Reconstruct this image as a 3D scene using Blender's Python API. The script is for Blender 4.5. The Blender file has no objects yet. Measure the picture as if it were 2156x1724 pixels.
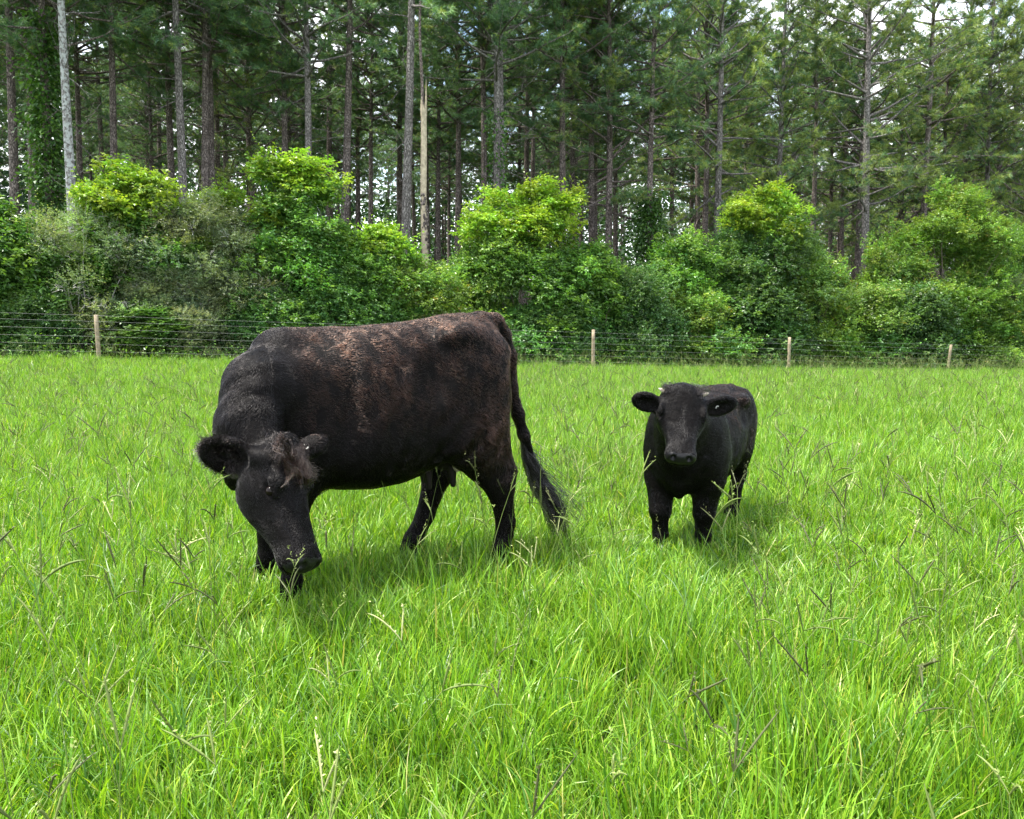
import bpy, math
import numpy as np
from mathutils import Vector, Matrix

R = math.radians
sc = bpy.context.scene
COL = sc.collection

# ------------------------------------------------------------------ camera
PITCH = R(9.28)
CAM_H = 1.5
F = 1702.0                       # focal length for a frame 2155 wide
cam_d = bpy.data.cameras.new('camera')
cam = bpy.data.objects.new('camera', cam_d)
COL.objects.link(cam)
cam.location = (0, 0, CAM_H)
cam.rotation_euler = (R(90) - PITCH, 0, 0)
cam_d.sensor_width = 36
cam_d.lens = 36 * F / 2155
cam_d.clip_start = 0.05
cam_d.clip_end = 2000
sc.camera = cam

# ------------------------------------------------------------------ world, sun, exposure
SUN = Vector((-0.36, -0.02, 0.93)).normalized()
w = bpy.data.worlds.new('World')
sc.world = w
w.use_nodes = True
nt = w.node_tree
nt.nodes.clear()
wo = nt.nodes.new('ShaderNodeOutputWorld')
bg = nt.nodes.new('ShaderNodeBackground')
sky = nt.nodes.new('ShaderNodeTexSky')
sky.sky_type = 'NISHITA'
sky.sun_disc = False
sky.sun_elevation = math.asin(SUN.z)
sky.sun_rotation = math.atan2(SUN.x, SUN.y)
sky.dust_density = 1.5
bg.inputs['Strength'].default_value = 0.145
tc = nt.nodes.new('ShaderNodeTexCoord')
nz = nt.nodes.new('ShaderNodeTexNoise')
nz.inputs['Scale'].default_value = 2.6
nz.inputs['Detail'].default_value = 9
nz.inputs['Roughness'].default_value = 0.58
rp = nt.nodes.new('ShaderNodeValToRGB')
rp.color_ramp.elements[0].position = 0.40
rp.color_ramp.elements[1].position = 0.56
mx = nt.nodes.new('ShaderNodeMix')
mx.data_type = 'RGBA'
mx.inputs[7].default_value = (7.6, 7.8, 8.2, 1)      # sunlit cloud
L = nt.links.new
L(tc.outputs['Generated'], nz.inputs['Vector'])
L(nz.outputs['Fac'], rp.inputs['Fac'])
L(rp.outputs['Color'], mx.inputs[0])
L(sky.outputs['Color'], mx.inputs[6])
L(mx.outputs[2], bg.inputs['Color'])
L(bg.outputs[0], wo.inputs['Surface'])

sun_d = bpy.data.lights.new('sun', 'SUN')
sun_d.energy = 4.5
sun_d.angle = R(6)
sun_d.color = (1.0, 0.95, 0.87)
sun = bpy.data.objects.new('sun', sun_d)
COL.objects.link(sun)
sun.rotation_euler = (-SUN).to_track_quat('-Z', 'Y').to_euler()
sun.location = (0, 0, 40)

sc.view_settings.view_transform = 'Standard'
sc.view_settings.look = 'None'
sc.view_settings.gamma = 1.0
sc.view_settings.exposure = 1.78
sc.view_settings.use_curve_mapping = False
sc.cycles.max_bounces = 8
sc.cycles.transparent_max_bounces = 4

# ------------------------------------------------------------------ helpers
rng = np.random.default_rng(11)


def P(px, py, Y):
    """photo pixel (frame 2155 x 1724) at a horizontal distance Y -> world point"""
    d = np.array([(px - 1077.5) / F, math.cos(PITCH), -math.sin(PITCH)])
    d = d + (-(py - 862) / F) * np.array([0, math.sin(PITCH), math.cos(PITCH)])
    return np.array([0, 0, CAM_H]) + d * (Y / d[1])


def fence_y(x):
    return 22.97 + 0.357 * x


def gz(x, y):
    x = np.asarray(x, float)
    y = np.asarray(y, float)
    n = (y - 22.97 - 0.357 * x) / 1.062
    u = np.clip((n + 18) / 18, 0, 1)
    zf = np.clip(-0.55 - 0.057 * (x + 10), -3.6, -0.1)
    return zf * u ** 1.12


def unit(v):
    v = np.asarray(v, float)
    return v / (np.linalg.norm(v, axis=-1, keepdims=True) + 1e-12)


def mesh_from(name, V, Fs, mats=(), smooth=True, tint=None, fmat=None):
    """V (n,3); Fs a list of int arrays (m,k)"""
    if not isinstance(Fs, (list, tuple)):
        Fs = [Fs]
    Fs = [f for f in Fs if len(f)]
    me = bpy.data.meshes.new(name)
    V = np.asarray(V, np.float32)
    me.vertices.add(len(V))
    me.vertices.foreach_set('co', V.ravel())
    loops = np.concatenate([f.ravel() for f in Fs]).astype(np.int32)
    tot = np.concatenate([np.full(len(f), f.shape[1], np.int32) for f in Fs])
    st = np.concatenate([[0], np.cumsum(tot)[:-1]]).astype(np.int32)
    me.loops.add(len(loops))
    me.loops.foreach_set('vertex_index', loops)
    me.polygons.add(len(tot))
    me.polygons.foreach_set('loop_start', st)
    me.polygons.foreach_set('loop_total', tot)
    me.polygons.foreach_set('use_smooth', np.full(len(tot), smooth, bool))
    for m in mats:
        me.materials.append(m)
    if fmat is not None:
        me.polygons.foreach_set('material_index', np.asarray(fmat, np.int32))
    if tint is not None:
        a = me.attributes.new('tint', 'FLOAT_COLOR', 'POINT')
        t = np.ones((len(V), 4), np.float32)
        t[:, :3] = tint
        a.data.foreach_set('color', t.ravel())
    me.update(calc_edges=True)
    me.validate()
    return me


def link(name, data, parent=None, loc=(0, 0, 0)):
    o = bpy.data.objects.new(name, data)
    COL.objects.link(o)
    o.parent = parent
    o.location = loc
    return o


def empty(name, loc, rz=0.0, label=None, cat=None, group=None):
    o = bpy.data.objects.new(name, None)
    COL.objects.link(o)
    o.empty_display_size = 0.2
    o.location = loc
    o.rotation_euler = (0, 0, rz)
    tag(o, label, cat, group)
    return o


def tag(o, label=None, cat=None, group=None, kind=None):
    if label:
        o['label'] = label
    if cat:
        o['category'] = cat
    if group:
        o['group'] = group
    if kind:
        o['kind'] = kind
    return o


def tube(pts, rad, sides=8, cap=True):
    pts = np.asarray(pts, float)
    rad = np.broadcast_to(np.asarray(rad, float), (len(pts),))
    t = unit(np.gradient(pts, axis=0))
    ref = np.array([0, 0, 1.0]) if abs(t[0, 2]) < 0.9 else np.array([1.0, 0, 0])
    s = unit(np.cross(t, ref))
    b = np.cross(t, s)
    a = np.linspace(0, 2 * np.pi, sides, endpoint=False)
    V = pts[:, None] + rad[:, None, None] * (np.cos(a)[None, :, None] * s[:, None] + np.sin(a)[None, :, None] * b[:, None])
    V = V.reshape(-1, 3)
    k = len(pts)
    i = np.arange(k - 1)[:, None] * sides
    j = np.arange(sides)[None]
    j2 = (j + 1) % sides
    Q = np.stack([i + j, i + j2, i + sides + j2, i + sides + j], -1).reshape(-1, 4)
    return V, Q


class Geo:
    def __init__(self):
        self.V, self.Q, self.T, self.n, self.tint = [], [], [], 0, []

    def add(self, V, Q=None, T=None, tint=None):
        self.V.append(np.asarray(V, np.float32))
        if Q is not None and len(Q):
            self.Q.append(np.asarray(Q) + self.n)
        if T is not None and len(T):
            self.T.append(np.asarray(T) + self.n)
        if tint is not None:
            self.tint.append(np.broadcast_to(np.asarray(tint, np.float32), (len(V), 3)))
        self.n += len(V)
        return self

    def tube(self, pts, rad, sides=6, tint=None):
        V, Q = tube(pts, rad, sides)
        return self.add(V, Q, tint=tint)

    def mesh(self, name, mats=(), smooth=True):
        Fs = []
        if self.Q:
            Fs.append(np.concatenate(self.Q))
        if self.T:
            Fs.append(np.concatenate(self.T))
        return mesh_from(name, np.concatenate(self.V), Fs, mats, smooth, np.concatenate(self.tint) if self.tint else None)


def leaves(pos, d, l, wd, tint, up=None, fold=0.12, droop=0.15):
    """one folded diamond per leaf"""
    N = len(pos)
    d = unit(d)
    l = np.broadcast_to(l, (N,))[:, None]
    wd = np.broadcast_to(wd, (N,))[:, None]
    if up is None:
        up = unit(rng.normal(0, 0.55, (N, 3)) + np.array([0, 0, 1.0]))
    s = unit(np.cross(d, up))
    n = np.cross(s, d)
    a = pos
    b = pos + d * l * 0.45 + s * wd / 2 + n * l * fold
    c = pos + d * l - n * l * droop
    e = pos + d * l * 0.45 - s * wd / 2 + n * l * fold
    V = np.stack([a, b, c, e], 1).reshape(-1, 3)
    i = np.arange(N)[:, None] * 4
    Q = i + np.array([[0, 1, 2, 3]])
    return V, Q, np.repeat(np.broadcast_to(tint, (N, 3)), 4, axis=0)


# ------------------------------------------------------------------ materials
def new_mat(name):
    m = bpy.data.materials.new(name)
    m.use_nodes = True
    n = m.node_tree.nodes
    return m, n, m.node_tree.links.new, n['Principled BSDF'], n['Material Output']


def leaf_mat(name, trans=0.35, rough=0.42, spec=0.5, tboost=(1.5, 1.45, 0.55)):
    m, n, l, b, o = new_mat(name)
    at = n.new('ShaderNodeAttribute')
    at.attribute_name = 'tint'
    oi = n.new('ShaderNodeObjectInfo')
    hs = n.new('ShaderNodeHueSaturation')
    mr = n.new('ShaderNodeMapRange')
    mr.inputs['To Min'].default_value = 0.82
    mr.inputs['To Max'].default_value = 1.2
    l(oi.outputs['Random'], mr.inputs['Value'])
    l(mr.outputs[0], hs.inputs['Value'])
    l(at.outputs['Color'], hs.inputs['Color'])
    l(hs.outputs[0], b.inputs['Base Color'])
    b.inputs['Roughness'].default_value = rough
    b.inputs['Specular IOR Level'].default_value = spec
    tr = n.new('ShaderNodeBsdfTranslucent')
    mu = n.new('ShaderNodeMix')
    mu.data_type = 'RGBA'
    mu.blend_type = 'MULTIPLY'
    mu.inputs[0].default_value = 1
    mu.inputs[7].default_value = (*tboost, 1)
    l(hs.outputs[0], mu.inputs[6])
    l(mu.outputs[2], tr.inputs['Color'])
    ms = n.new('ShaderNodeMixShader')
    ms.inputs[0].default_value = trans
    l(b.outputs[0], ms.inputs[1])
    l(tr.outputs[0], ms.inputs[2])
    l(ms.outputs[0], o.inputs['Surface'])
    return m


def bark_mat(name, c0, c1, c2, scale=7.0, bump=0.6, lichen=None):
    m, n, l, b, o = new_mat(name)
    tcx = n.new('ShaderNodeTexCoord')
    mp = n.new('ShaderNodeMapping')
    mp.inputs['Scale'].default_value = (1, 1, 0.35)
    l(tcx.outputs['Object'], mp.inputs['Vector'])
    vo = n.new('ShaderNodeTexVoronoi')
    vo.feature = 'DISTANCE_TO_EDGE'
    vo.inputs['Scale'].default_value = scale * 3.6
    no = n.new('ShaderNodeTexNoise')
    no.inputs['Scale'].default_value = scale * 1.5
    no.inputs['Detail'].default_value = 8
    l(mp.outputs[0], no.inputs['Vector'])
    wv = n.new('ShaderNodeMix')
    wv.data_type = 'VECTOR'
    wv.inputs[0].default_value = 0.10
    l(mp.outputs[0], wv.inputs[4])
    l(no.outputs['Color'], wv.inputs[5])
    l(wv.outputs[1], vo.inputs['Vector'])
    r1 = n.new('ShaderNodeValToRGB')
    r1.color_ramp.elements[0].position = 0.35
    r1.color_ramp.elements[0].color = (*c1, 1)
    r1.color_ramp.elements[1].position = 0.68
    r1.color_ramp.elements[1].color = (*c2, 1)
    l(no.outputs['Fac'], r1.inputs['Fac'])
    r2 = n.new('ShaderNodeValToRGB')
    r2.color_ramp.elements[0].position = 0.0
    r2.color_ramp.elements[0].color = (0, 0, 0, 1)
    r2.color_ramp.elements[1].position = 0.22
    r2.color_ramp.elements[1].color = (1, 1, 1, 1)
    l(vo.outputs['Distance'], r2.inputs['Fac'])
    mi = n.new('ShaderNodeMix')
    mi.data_type = 'RGBA'
    mi.inputs[6].default_value = (*c0, 1)
    l(r2.outputs[0], mi.inputs[0])
    l(r1.outputs[0], mi.inputs[7])
    out = mi.outputs[2]
    if lichen:
        n2 = n.new('ShaderNodeTexNoise')
        n2.inputs['Scale'].default_value = 9
        n2.inputs['Detail'].default_value = 6
        l(tcx.outputs['Object'], n2.inputs['Vector'])
        r3 = n.new('ShaderNodeValToRGB')
        r3.color_ramp.elements[0].position = 0.44
        r3.color_ramp.elements[1].position = 0.56
        l(n2.outputs['Fac'], r3.inputs['Fac'])
        m2 = n.new('ShaderNodeMix')
        m2.data_type = 'RGBA'
        m2.inputs[7].default_value = (*lichen, 1)
        l(r3.outputs[0], m2.inputs[0])
        l(out, m2.inputs[6])
        out = m2.outputs[2]
    l(out, b.inputs['Base Color'])
    b.inputs['Roughness'].default_value = 0.9
    b.inputs['Specular IOR Level'].default_value = 0.2
    bp = n.new('ShaderNodeBump')
    bp.inputs['Strength'].default_value = bump
    bp.inputs['Distance'].default_value = 0.03
    ad = n.new('ShaderNodeMath')
    ad.operation = 'ADD'
    l(r2.outputs[0], ad.inputs[0])
    l(no.outputs['Fac'], ad.inputs[1])
    l(ad.outputs[0], bp.inputs['Height'])
    l(bp.outputs[0], b.inputs['Normal'])
    return m


def plain_mat(name, c, rough=0.6, spec=0.4, metal=0.0, noise=0.0, nscale=40, bump=0.0):
    m, n, l, b, o = new_mat(name)
    b.inputs['Base Color'].default_value = (*c, 1)
    b.inputs['Roughness'].default_value = rough
    b.inputs['Specular IOR Level'].default_value = spec
    b.inputs['Metallic'].default_value = metal
    if noise or bump:
        tcx = n.new('ShaderNodeTexCoord')
        no = n.new('ShaderNodeTexNoise')
        no.inputs['Scale'].default_value = nscale
        no.inputs['Detail'].default_value = 6
        l(tcx.outputs['Object'], no.inputs['Vector'])
        rr = n.new('ShaderNodeValToRGB')
        rr.color_ramp.elements[0].position = 0.3
        rr.color_ramp.elements[1].position = 0.7
        rr.color_ramp.elements[0].color = (*[x * (1 - noise) for x in c], 1)
        rr.color_ramp.elements[1].color = (*[min(1, x * (1 + noise)) for x in c], 1)
        l(no.outputs['Fac'], rr.inputs['Fac'])
        l(rr.outputs[0], b.inputs['Base Color'])
        bp = n.new('ShaderNodeBump')
        bp.inputs['Strength'].default_value = bump
        bp.inputs['Distance'].default_value = 0.01
        l(no.outputs['Fac'], bp.inputs['Height'])
        l(bp.outputs[0], b.inputs['Normal'])
    return m


M_LEAF = leaf_mat('broad_leaf', 0.36, 0.4, 0.45)
M_NEEDLE = leaf_mat('pine_needle', 0.25, 0.5, 0.35)
M_GRASS = leaf_mat('grass_blade', 0.38, 0.44, 0.5)
M_SEED = leaf_mat('seed_head', 0.12, 0.6, 0.3)
M_BARK = bark_mat('pine_bark', (0.045, 0.038, 0.034), (0.14, 0.112, 0.098), (0.30, 0.255, 0.235), 7, 0.8)
M_BARK_GREY = bark_mat('grey_bark', (0.06, 0.055, 0.05), (0.18, 0.165, 0.155), (0.30, 0.28, 0.265), 7, 0.8)
M_BARK_LICHEN = bark_mat('lichen_bark', (0.08, 0.075, 0.07), (0.20, 0.19, 0.18), (0.32, 0.31, 0.30), 7, 0.7, (0.36, 0.38, 0.37))
M_TWIG = plain_mat('twig_wood', (0.13, 0.105, 0.085), 0.85, 0.2, 0, 0.4, 12)
M_TWIG_PALE = plain_mat('pale_twig', (0.30, 0.295, 0.27), 0.85, 0.2, 0, 0.3, 12)
M_DEADWOOD = plain_mat('bare_wood', (0.34, 0.29, 0.21), 0.8, 0.2, 0, 0.35, 9, 0.4)
M_POST = plain_mat('post_wood', (0.21, 0.17, 0.115), 0.8, 0.2, 0, 0.3, 14, 0.4)
M_WIRE = plain_mat('galvanised_wire', (0.30, 0.31, 0.30), 0.55, 0.4, 0.3)


def ground_mat():
    m, n, l, b, o = new_mat('soil')
    tcx = n.new('ShaderNodeTexCoord')
    no = n.new('ShaderNodeTexNoise')
    no.inputs['Scale'].default_value = 3
    no.inputs['Detail'].default_value = 10
    l(tcx.outputs['Object'], no.inputs['Vector'])
    r = n.new('ShaderNodeValToRGB')
    r.color_ramp.elements[0].position = 0.35
    r.color_ramp.elements[0].color = (0.03, 0.045, 0.012, 1)
    r.color_ramp.elements[1].position = 0.65
    r.color_ramp.elements[1].color = (0.055, 0.085, 0.02, 1)
    l(no.outputs['Fac'], r.inputs['Fac'])
    l(r.outputs[0], b.inputs['Base Color'])
    b.inputs['Roughness'].default_value = 1
    b.inputs['Specular IOR Level'].default_value = 0.1
    return m


# ------------------------------------------------------------------ ground
def build_ground():
    xs = np.concatenate([np.linspace(-500, -60, 12, endpoint=False), np.linspace(-60, 80, 141), np.linspace(80, 500, 13)[1:]])
    ys = np.concatenate([np.linspace(-300, -10, 8, endpoint=False), np.linspace(-10, 0, 10, endpoint=False),
                         np.linspace(0, 60, 121), np.linspace(60, 700, 20)[1:]])
    X, Y = np.meshgrid(xs, ys, indexing='ij')
    Z = gz(X, Y)
    V = np.stack([X, Y, Z], -1).reshape(-1, 3)
    ny = len(ys)
    i, j = np.meshgrid(np.arange(len(xs) - 1), np.arange(ny - 1), indexing='ij')
    a = (i * ny + j).ravel()
    Q = np.stack([a, a + ny, a + ny + 1, a + 1], 1)
    o = link('ground', mesh_from('ground', V, Q, [ground_mat()]))
    tag(o, kind='structure')


build_ground()


# ------------------------------------------------------------------ scatter with geometry nodes (grass only)
def scatter(name, pts, rot, scl, idx, protos, label):
    col = bpy.data.collections.new(name + '_source')
    for k, me in enumerate(protos):
        o = bpy.data.objects.new('%s_tuft_%02d' % (name, k), me)
        col.objects.link(o)
    me = bpy.data.meshes.new(name)
    n = len(pts)
    me.vertices.add(n)
    me.vertices.foreach_set('co', np.asarray(pts, np.float32).ravel())
    a = me.attributes.new('spin', 'FLOAT_VECTOR', 'POINT')
    a.data.foreach_set('vector', np.asarray(rot, np.float32).ravel())
    a = me.attributes.new('size', 'FLOAT_VECTOR', 'POINT')
    a.data.foreach_set('vector', np.asarray(scl, np.float32).ravel())
    a = me.attributes.new('pick', 'INT', 'POINT')
    a.data.foreach_set('value', np.asarray(idx, np.int32))
    me.update()
    ob = link(name, me)
    ng = bpy.data.node_groups.new(name + '_nodes', 'GeometryNodeTree')
    ng.interface.new_socket('Geometry', in_out='INPUT', socket_type='NodeSocketGeometry')
    ng.interface.new_socket('Geometry', in_out='OUTPUT', socket_type='NodeSocketGeometry')
    N, K = ng.nodes, ng.links.new
    gi, go = N.new('NodeGroupInput'), N.new('NodeGroupOutput')
    ci = N.new('GeometryNodeCollectionInfo')
    ci.inputs['Collection'].default_value = col
    ci.inputs['Separate Children'].default_value = True
    ci.inputs['Reset Children'].default_value = True
    ip = N.new('GeometryNodeInstanceOnPoints')
    ip.inputs['Pick Instance'].default_value = True

    def na(nm, dt):
        x = N.new('GeometryNodeInputNamedAttribute')
        x.data_type = dt
        x.inputs['Name'].default_value = nm
        return x.outputs['Attribute']
    K(gi.outputs[0], ip.inputs['Points'])
    K(ci.outputs[0], ip.inputs['Instance'])
    K(na('pick', 'INT'), ip.inputs['Instance Index'])
    K(na('spin', 'FLOAT_VECTOR'), ip.inputs['Rotation'])
    K(na('size', 'FLOAT_VECTOR'), ip.inputs['Scale'])
    K(ip.outputs[0], go.inputs[0])
    md = ob.modifiers.new('scatter', 'NODES')
    md.node_group = ng
    tag(ob, label, None, None, 'stuff')
    return ob


def pal(N, cols, wts):
    c = np.array(cols)
    k = rng.choice(len(c), N, p=np.array(wts) / np.sum(wts))
    return c[k] * rng.uniform(0.8, 1.2, (N, 1))


def grass_tuft(nb, rad, lmin, lmax, seed):
    segs = 5
    ang = rng.uniform(0, 2 * np.pi, nb)
    rr = rad * np.sqrt(rng.uniform(0, 1, nb))
    base = np.stack([rr * np.cos(ang), rr * np.sin(ang), np.full(nb, -0.01)], 1)
    az = ang + rng.normal(0, 1.3, nb)
    ln = lmin + (lmax - lmin) * rng.beta(1.6, 2.2, nb)
    a0 = np.abs(rng.normal(0.05, 0.25, nb))
    a1 = a0 + rng.gamma(1.6, 0.48, nb)
    wd = rng.uniform(0.0030, 0.0082, nb)
    t = np.linspace(0, 1, segs + 1)
    th = a0[:, None] + (a1 - a0)[:, None] * t[None] ** 1.6
    dl = ln[:, None] / segs
    hx = np.concatenate([np.zeros((nb, 1)), np.cumsum(np.sin(th[:, :-1]) * dl, 1)], 1)
    hz = np.concatenate([np.zeros((nb, 1)), np.cumsum(np.cos(th[:, :-1]) * dl, 1)], 1)
    ca, sa = np.cos(az), np.sin(az)
    ctr = base[:, None] + np.stack([hx * ca[:, None], hx * sa[:, None], hz], -1)
    tw = rng.normal(0, 0.6, nb)
    side = np.stack([-np.sin(az + tw), np.cos(az + tw), rng.normal(0, 0.25, nb)], -1)
    ww = wd[:, None] * np.array([0.8, 1.0, 0.95, 0.8, 0.5, 0.06])[None]
    Lf = ctr + side[:, None] * ww[..., None] / 2
    Rt = ctr - side[:, None] * ww[..., None] / 2
    V = np.stack([Lf, Rt], 2).reshape(-1, 3)
    i = (np.arange(nb)[:, None] * (segs + 1) + np.arange(segs)[None])[..., None] * 2
    Q = (i + np.array([0, 1, 3, 2])).reshape(-1, 4)
    tint = pal(nb, [(0.101, 0.226, 0.012), (0.158, 0.290, 0.019), (0.043, 0.122, 0.009), (0.222, 0.325, 0.030), (0.35, 0.35, 0.11)],
               [4, 4, 2.5, 1.6, 0.35])
    tint = np.repeat(tint, (segs + 1) * 2, axis=0)
    # pale sheath at the very base, as real blades have
    return mesh_from('grass_tuft', V, Q, [M_GRASS], True, tint)


def seed_stalk():
    g = Geo()
    h = rng.uniform(0.34, 0.62)
    az = rng.uniform(0, 6.28)
    lean = rng.uniform(0.05, 0.45)
    t = np.linspace(0, 1, 6)
    r = lean * h * t ** 1.6
    pts = np.stack([r * math.cos(az), r * math.sin(az), h * t * math.cos(lean * 0.5)], 1)
    dark = np.array([(0.08, 0.115, 0.024), (0.055, 0.065, 0.022), (0.13, 0.17, 0.045), (0.28, 0.30, 0.13)])[rng.choice(4, p=[.35, .3, .2, .15])]
    g.tube(pts, np.linspace(0.0014, 0.0010, 6), 3, tint=(0.10, 0.15, 0.03))
    d0 = unit(pts[-1] - pts[-2])
    for s in (-1, 1) if rng.uniform() < 0.8 else (1,):
        sp = unit(np.cross(d0, rng.normal(0, 1, 3)))
        ln = rng.uniform(0.075, 0.15)
        dd = unit(d0 + s * sp * rng.uniform(0.2, 0.75))
        u = np.linspace(0, 1, 7)
        bend = rng.normal(0, 0.35)
        q = pts[-1] + dd * ln * u[:, None] + np.array([0, 0, -1]) * (u[:, None] ** 2) * ln * abs(bend)
        g.tube(q, np.array([0.0009, .0017, .0023, .0023, .0021, .0017, 0.0005]), 4, tint=dark)
        # spikelets hanging under the spike
        k = 12
        uu = rng.uniform(0.08, 0.95, k)
        pp = pts[-1] + dd * ln * uu[:, None]
        V, Q, T = leaves(pp, unit(dd + rng.normal(0, 0.45, (k, 3)) - np.array([0, 0, 0.3])), 0.008, 0.004, dark * 1.2)
        g.add(V, Q, tint=T)
    return g.mesh('seed_stalk', [M_SEED])


def noise2(x, y, s):
    return (np.sin(x * s + 1.3 * np.sin(y * s * 0.7 + 2.1)) + np.sin(y * s * 1.2 + 1.7 * np.sin(x * s * 0.6 + 0.4))
            + np.sin((x + y) * s * 0.55 + 4)) / 3


def wedge(y0, y1, dens, margin=1.6):
    hw1 = 0.66 * y1 + margin
    N = int((y1 - y0) * 2 * hw1 * dens)
    x = rng.uniform(-hw1, hw1, N)
    y = rng.uniform(y0, y1, N)
    k = (np.abs(x) < 0.66 * y + margin) & (y < fence_y(x) - 0.15)
    return x[k], y[k]


def build_grass():
    protos = [grass_tuft(90, 0.10, 0.07, 0.27, i) for i in range(7)] + [grass_tuft(60, 0.12, 0.16, 0.38, i) for i in range(3)]
    X, Y, S = [], [], []
    for y0, y1, d, s in ((1.0, 5, 150, 0.92), (5, 9, 105, 0.95), (9, 15, 60, 1.05), (15, 31, 38, 1.15)):
        x, y = wedge(y0, y1, d)
        X.append(x); Y.append(y); S.append(np.full(len(x), s))
    x, y, s = map(np.concatenate, (X, Y, S))
    n = len(x)
    hgt = 1 + 0.22 * noise2(x, y, 2.3) + 0.12 * noise2(x + 9, y, 6.0)
    s = s * rng.uniform(0.75, 1.2, n)
    # grazed a little lower round the two animals
    near = np.minimum(np.hypot((x + .70) / 1.0, y - 3.85), np.hypot(x - 1.1, y - 4.5))
    hgt *= .78 + .22 * np.clip((near - .5) / .9, 0, 1)
    hgt *= .70 + .30 * np.clip((np.hypot(x - 1.05, y - 4.35) - .45) / .6, 0, 1)
    idx = np.where(rng.uniform(0, 1, n) < 0.12, rng.integers(7, 10, n), rng.integers(0, 7, n))
    sc3 = np.stack([s, s, s * hgt], 1)
    rot = np.stack([rng.normal(0, 0.22, n), rng.normal(0, 0.22, n), rng.uniform(0, 6.28, n)], 1)
    scatter('meadow_grass', np.stack([x, y, gz(x, y)], 1), rot, sc3, idx, protos, 'bright green meadow grass covering the pasture')
    ps = [seed_stalk() for _ in range(16)]
    X, Y = [], []
    for y0, y1, d in ((1.0, 6, 50), (6, 14, 34), (14, 31, 16)):
        a, b = wedge(y0, y1, d)
        k = noise2(a, b, 1.4) + rng.normal(0, 0.5, len(a)) > -0.3
        X.append(a[k]); Y.append(b[k])
    x, y = map(np.concatenate, (X, Y))
    # a stand of taller stalks in front of the grazing head
    x = np.concatenate([x, rng.uniform(-1.2, -.72, 13)])
    y = np.concatenate([y, rng.uniform(2.62, 2.98, 13)])
    k = ~((np.abs(x - (y - .2) * .235) < .36) & (y > 2.9) & (y < 4.3) & (rng.uniform(0, 1, len(x)) < .93))
    x, y = x[k], y[k]
    n = len(x)
    s = rng.uniform(0.75, 1.15, n) + np.where(y < 4.0, rng.uniform(0, .35, n), 0)
    rot = np.stack([rng.normal(0, 0.14, n), rng.normal(0, 0.14, n), rng.uniform(0, 6.28, n)], 1)
    scatter('grass_seed_stalks', np.stack([x, y, gz(x, y)], 1), rot, np.stack([s, s, s], 1), rng.integers(0, 16, n), ps,
            'thin seed stalks with forked dark spikes above the meadow grass')


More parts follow.
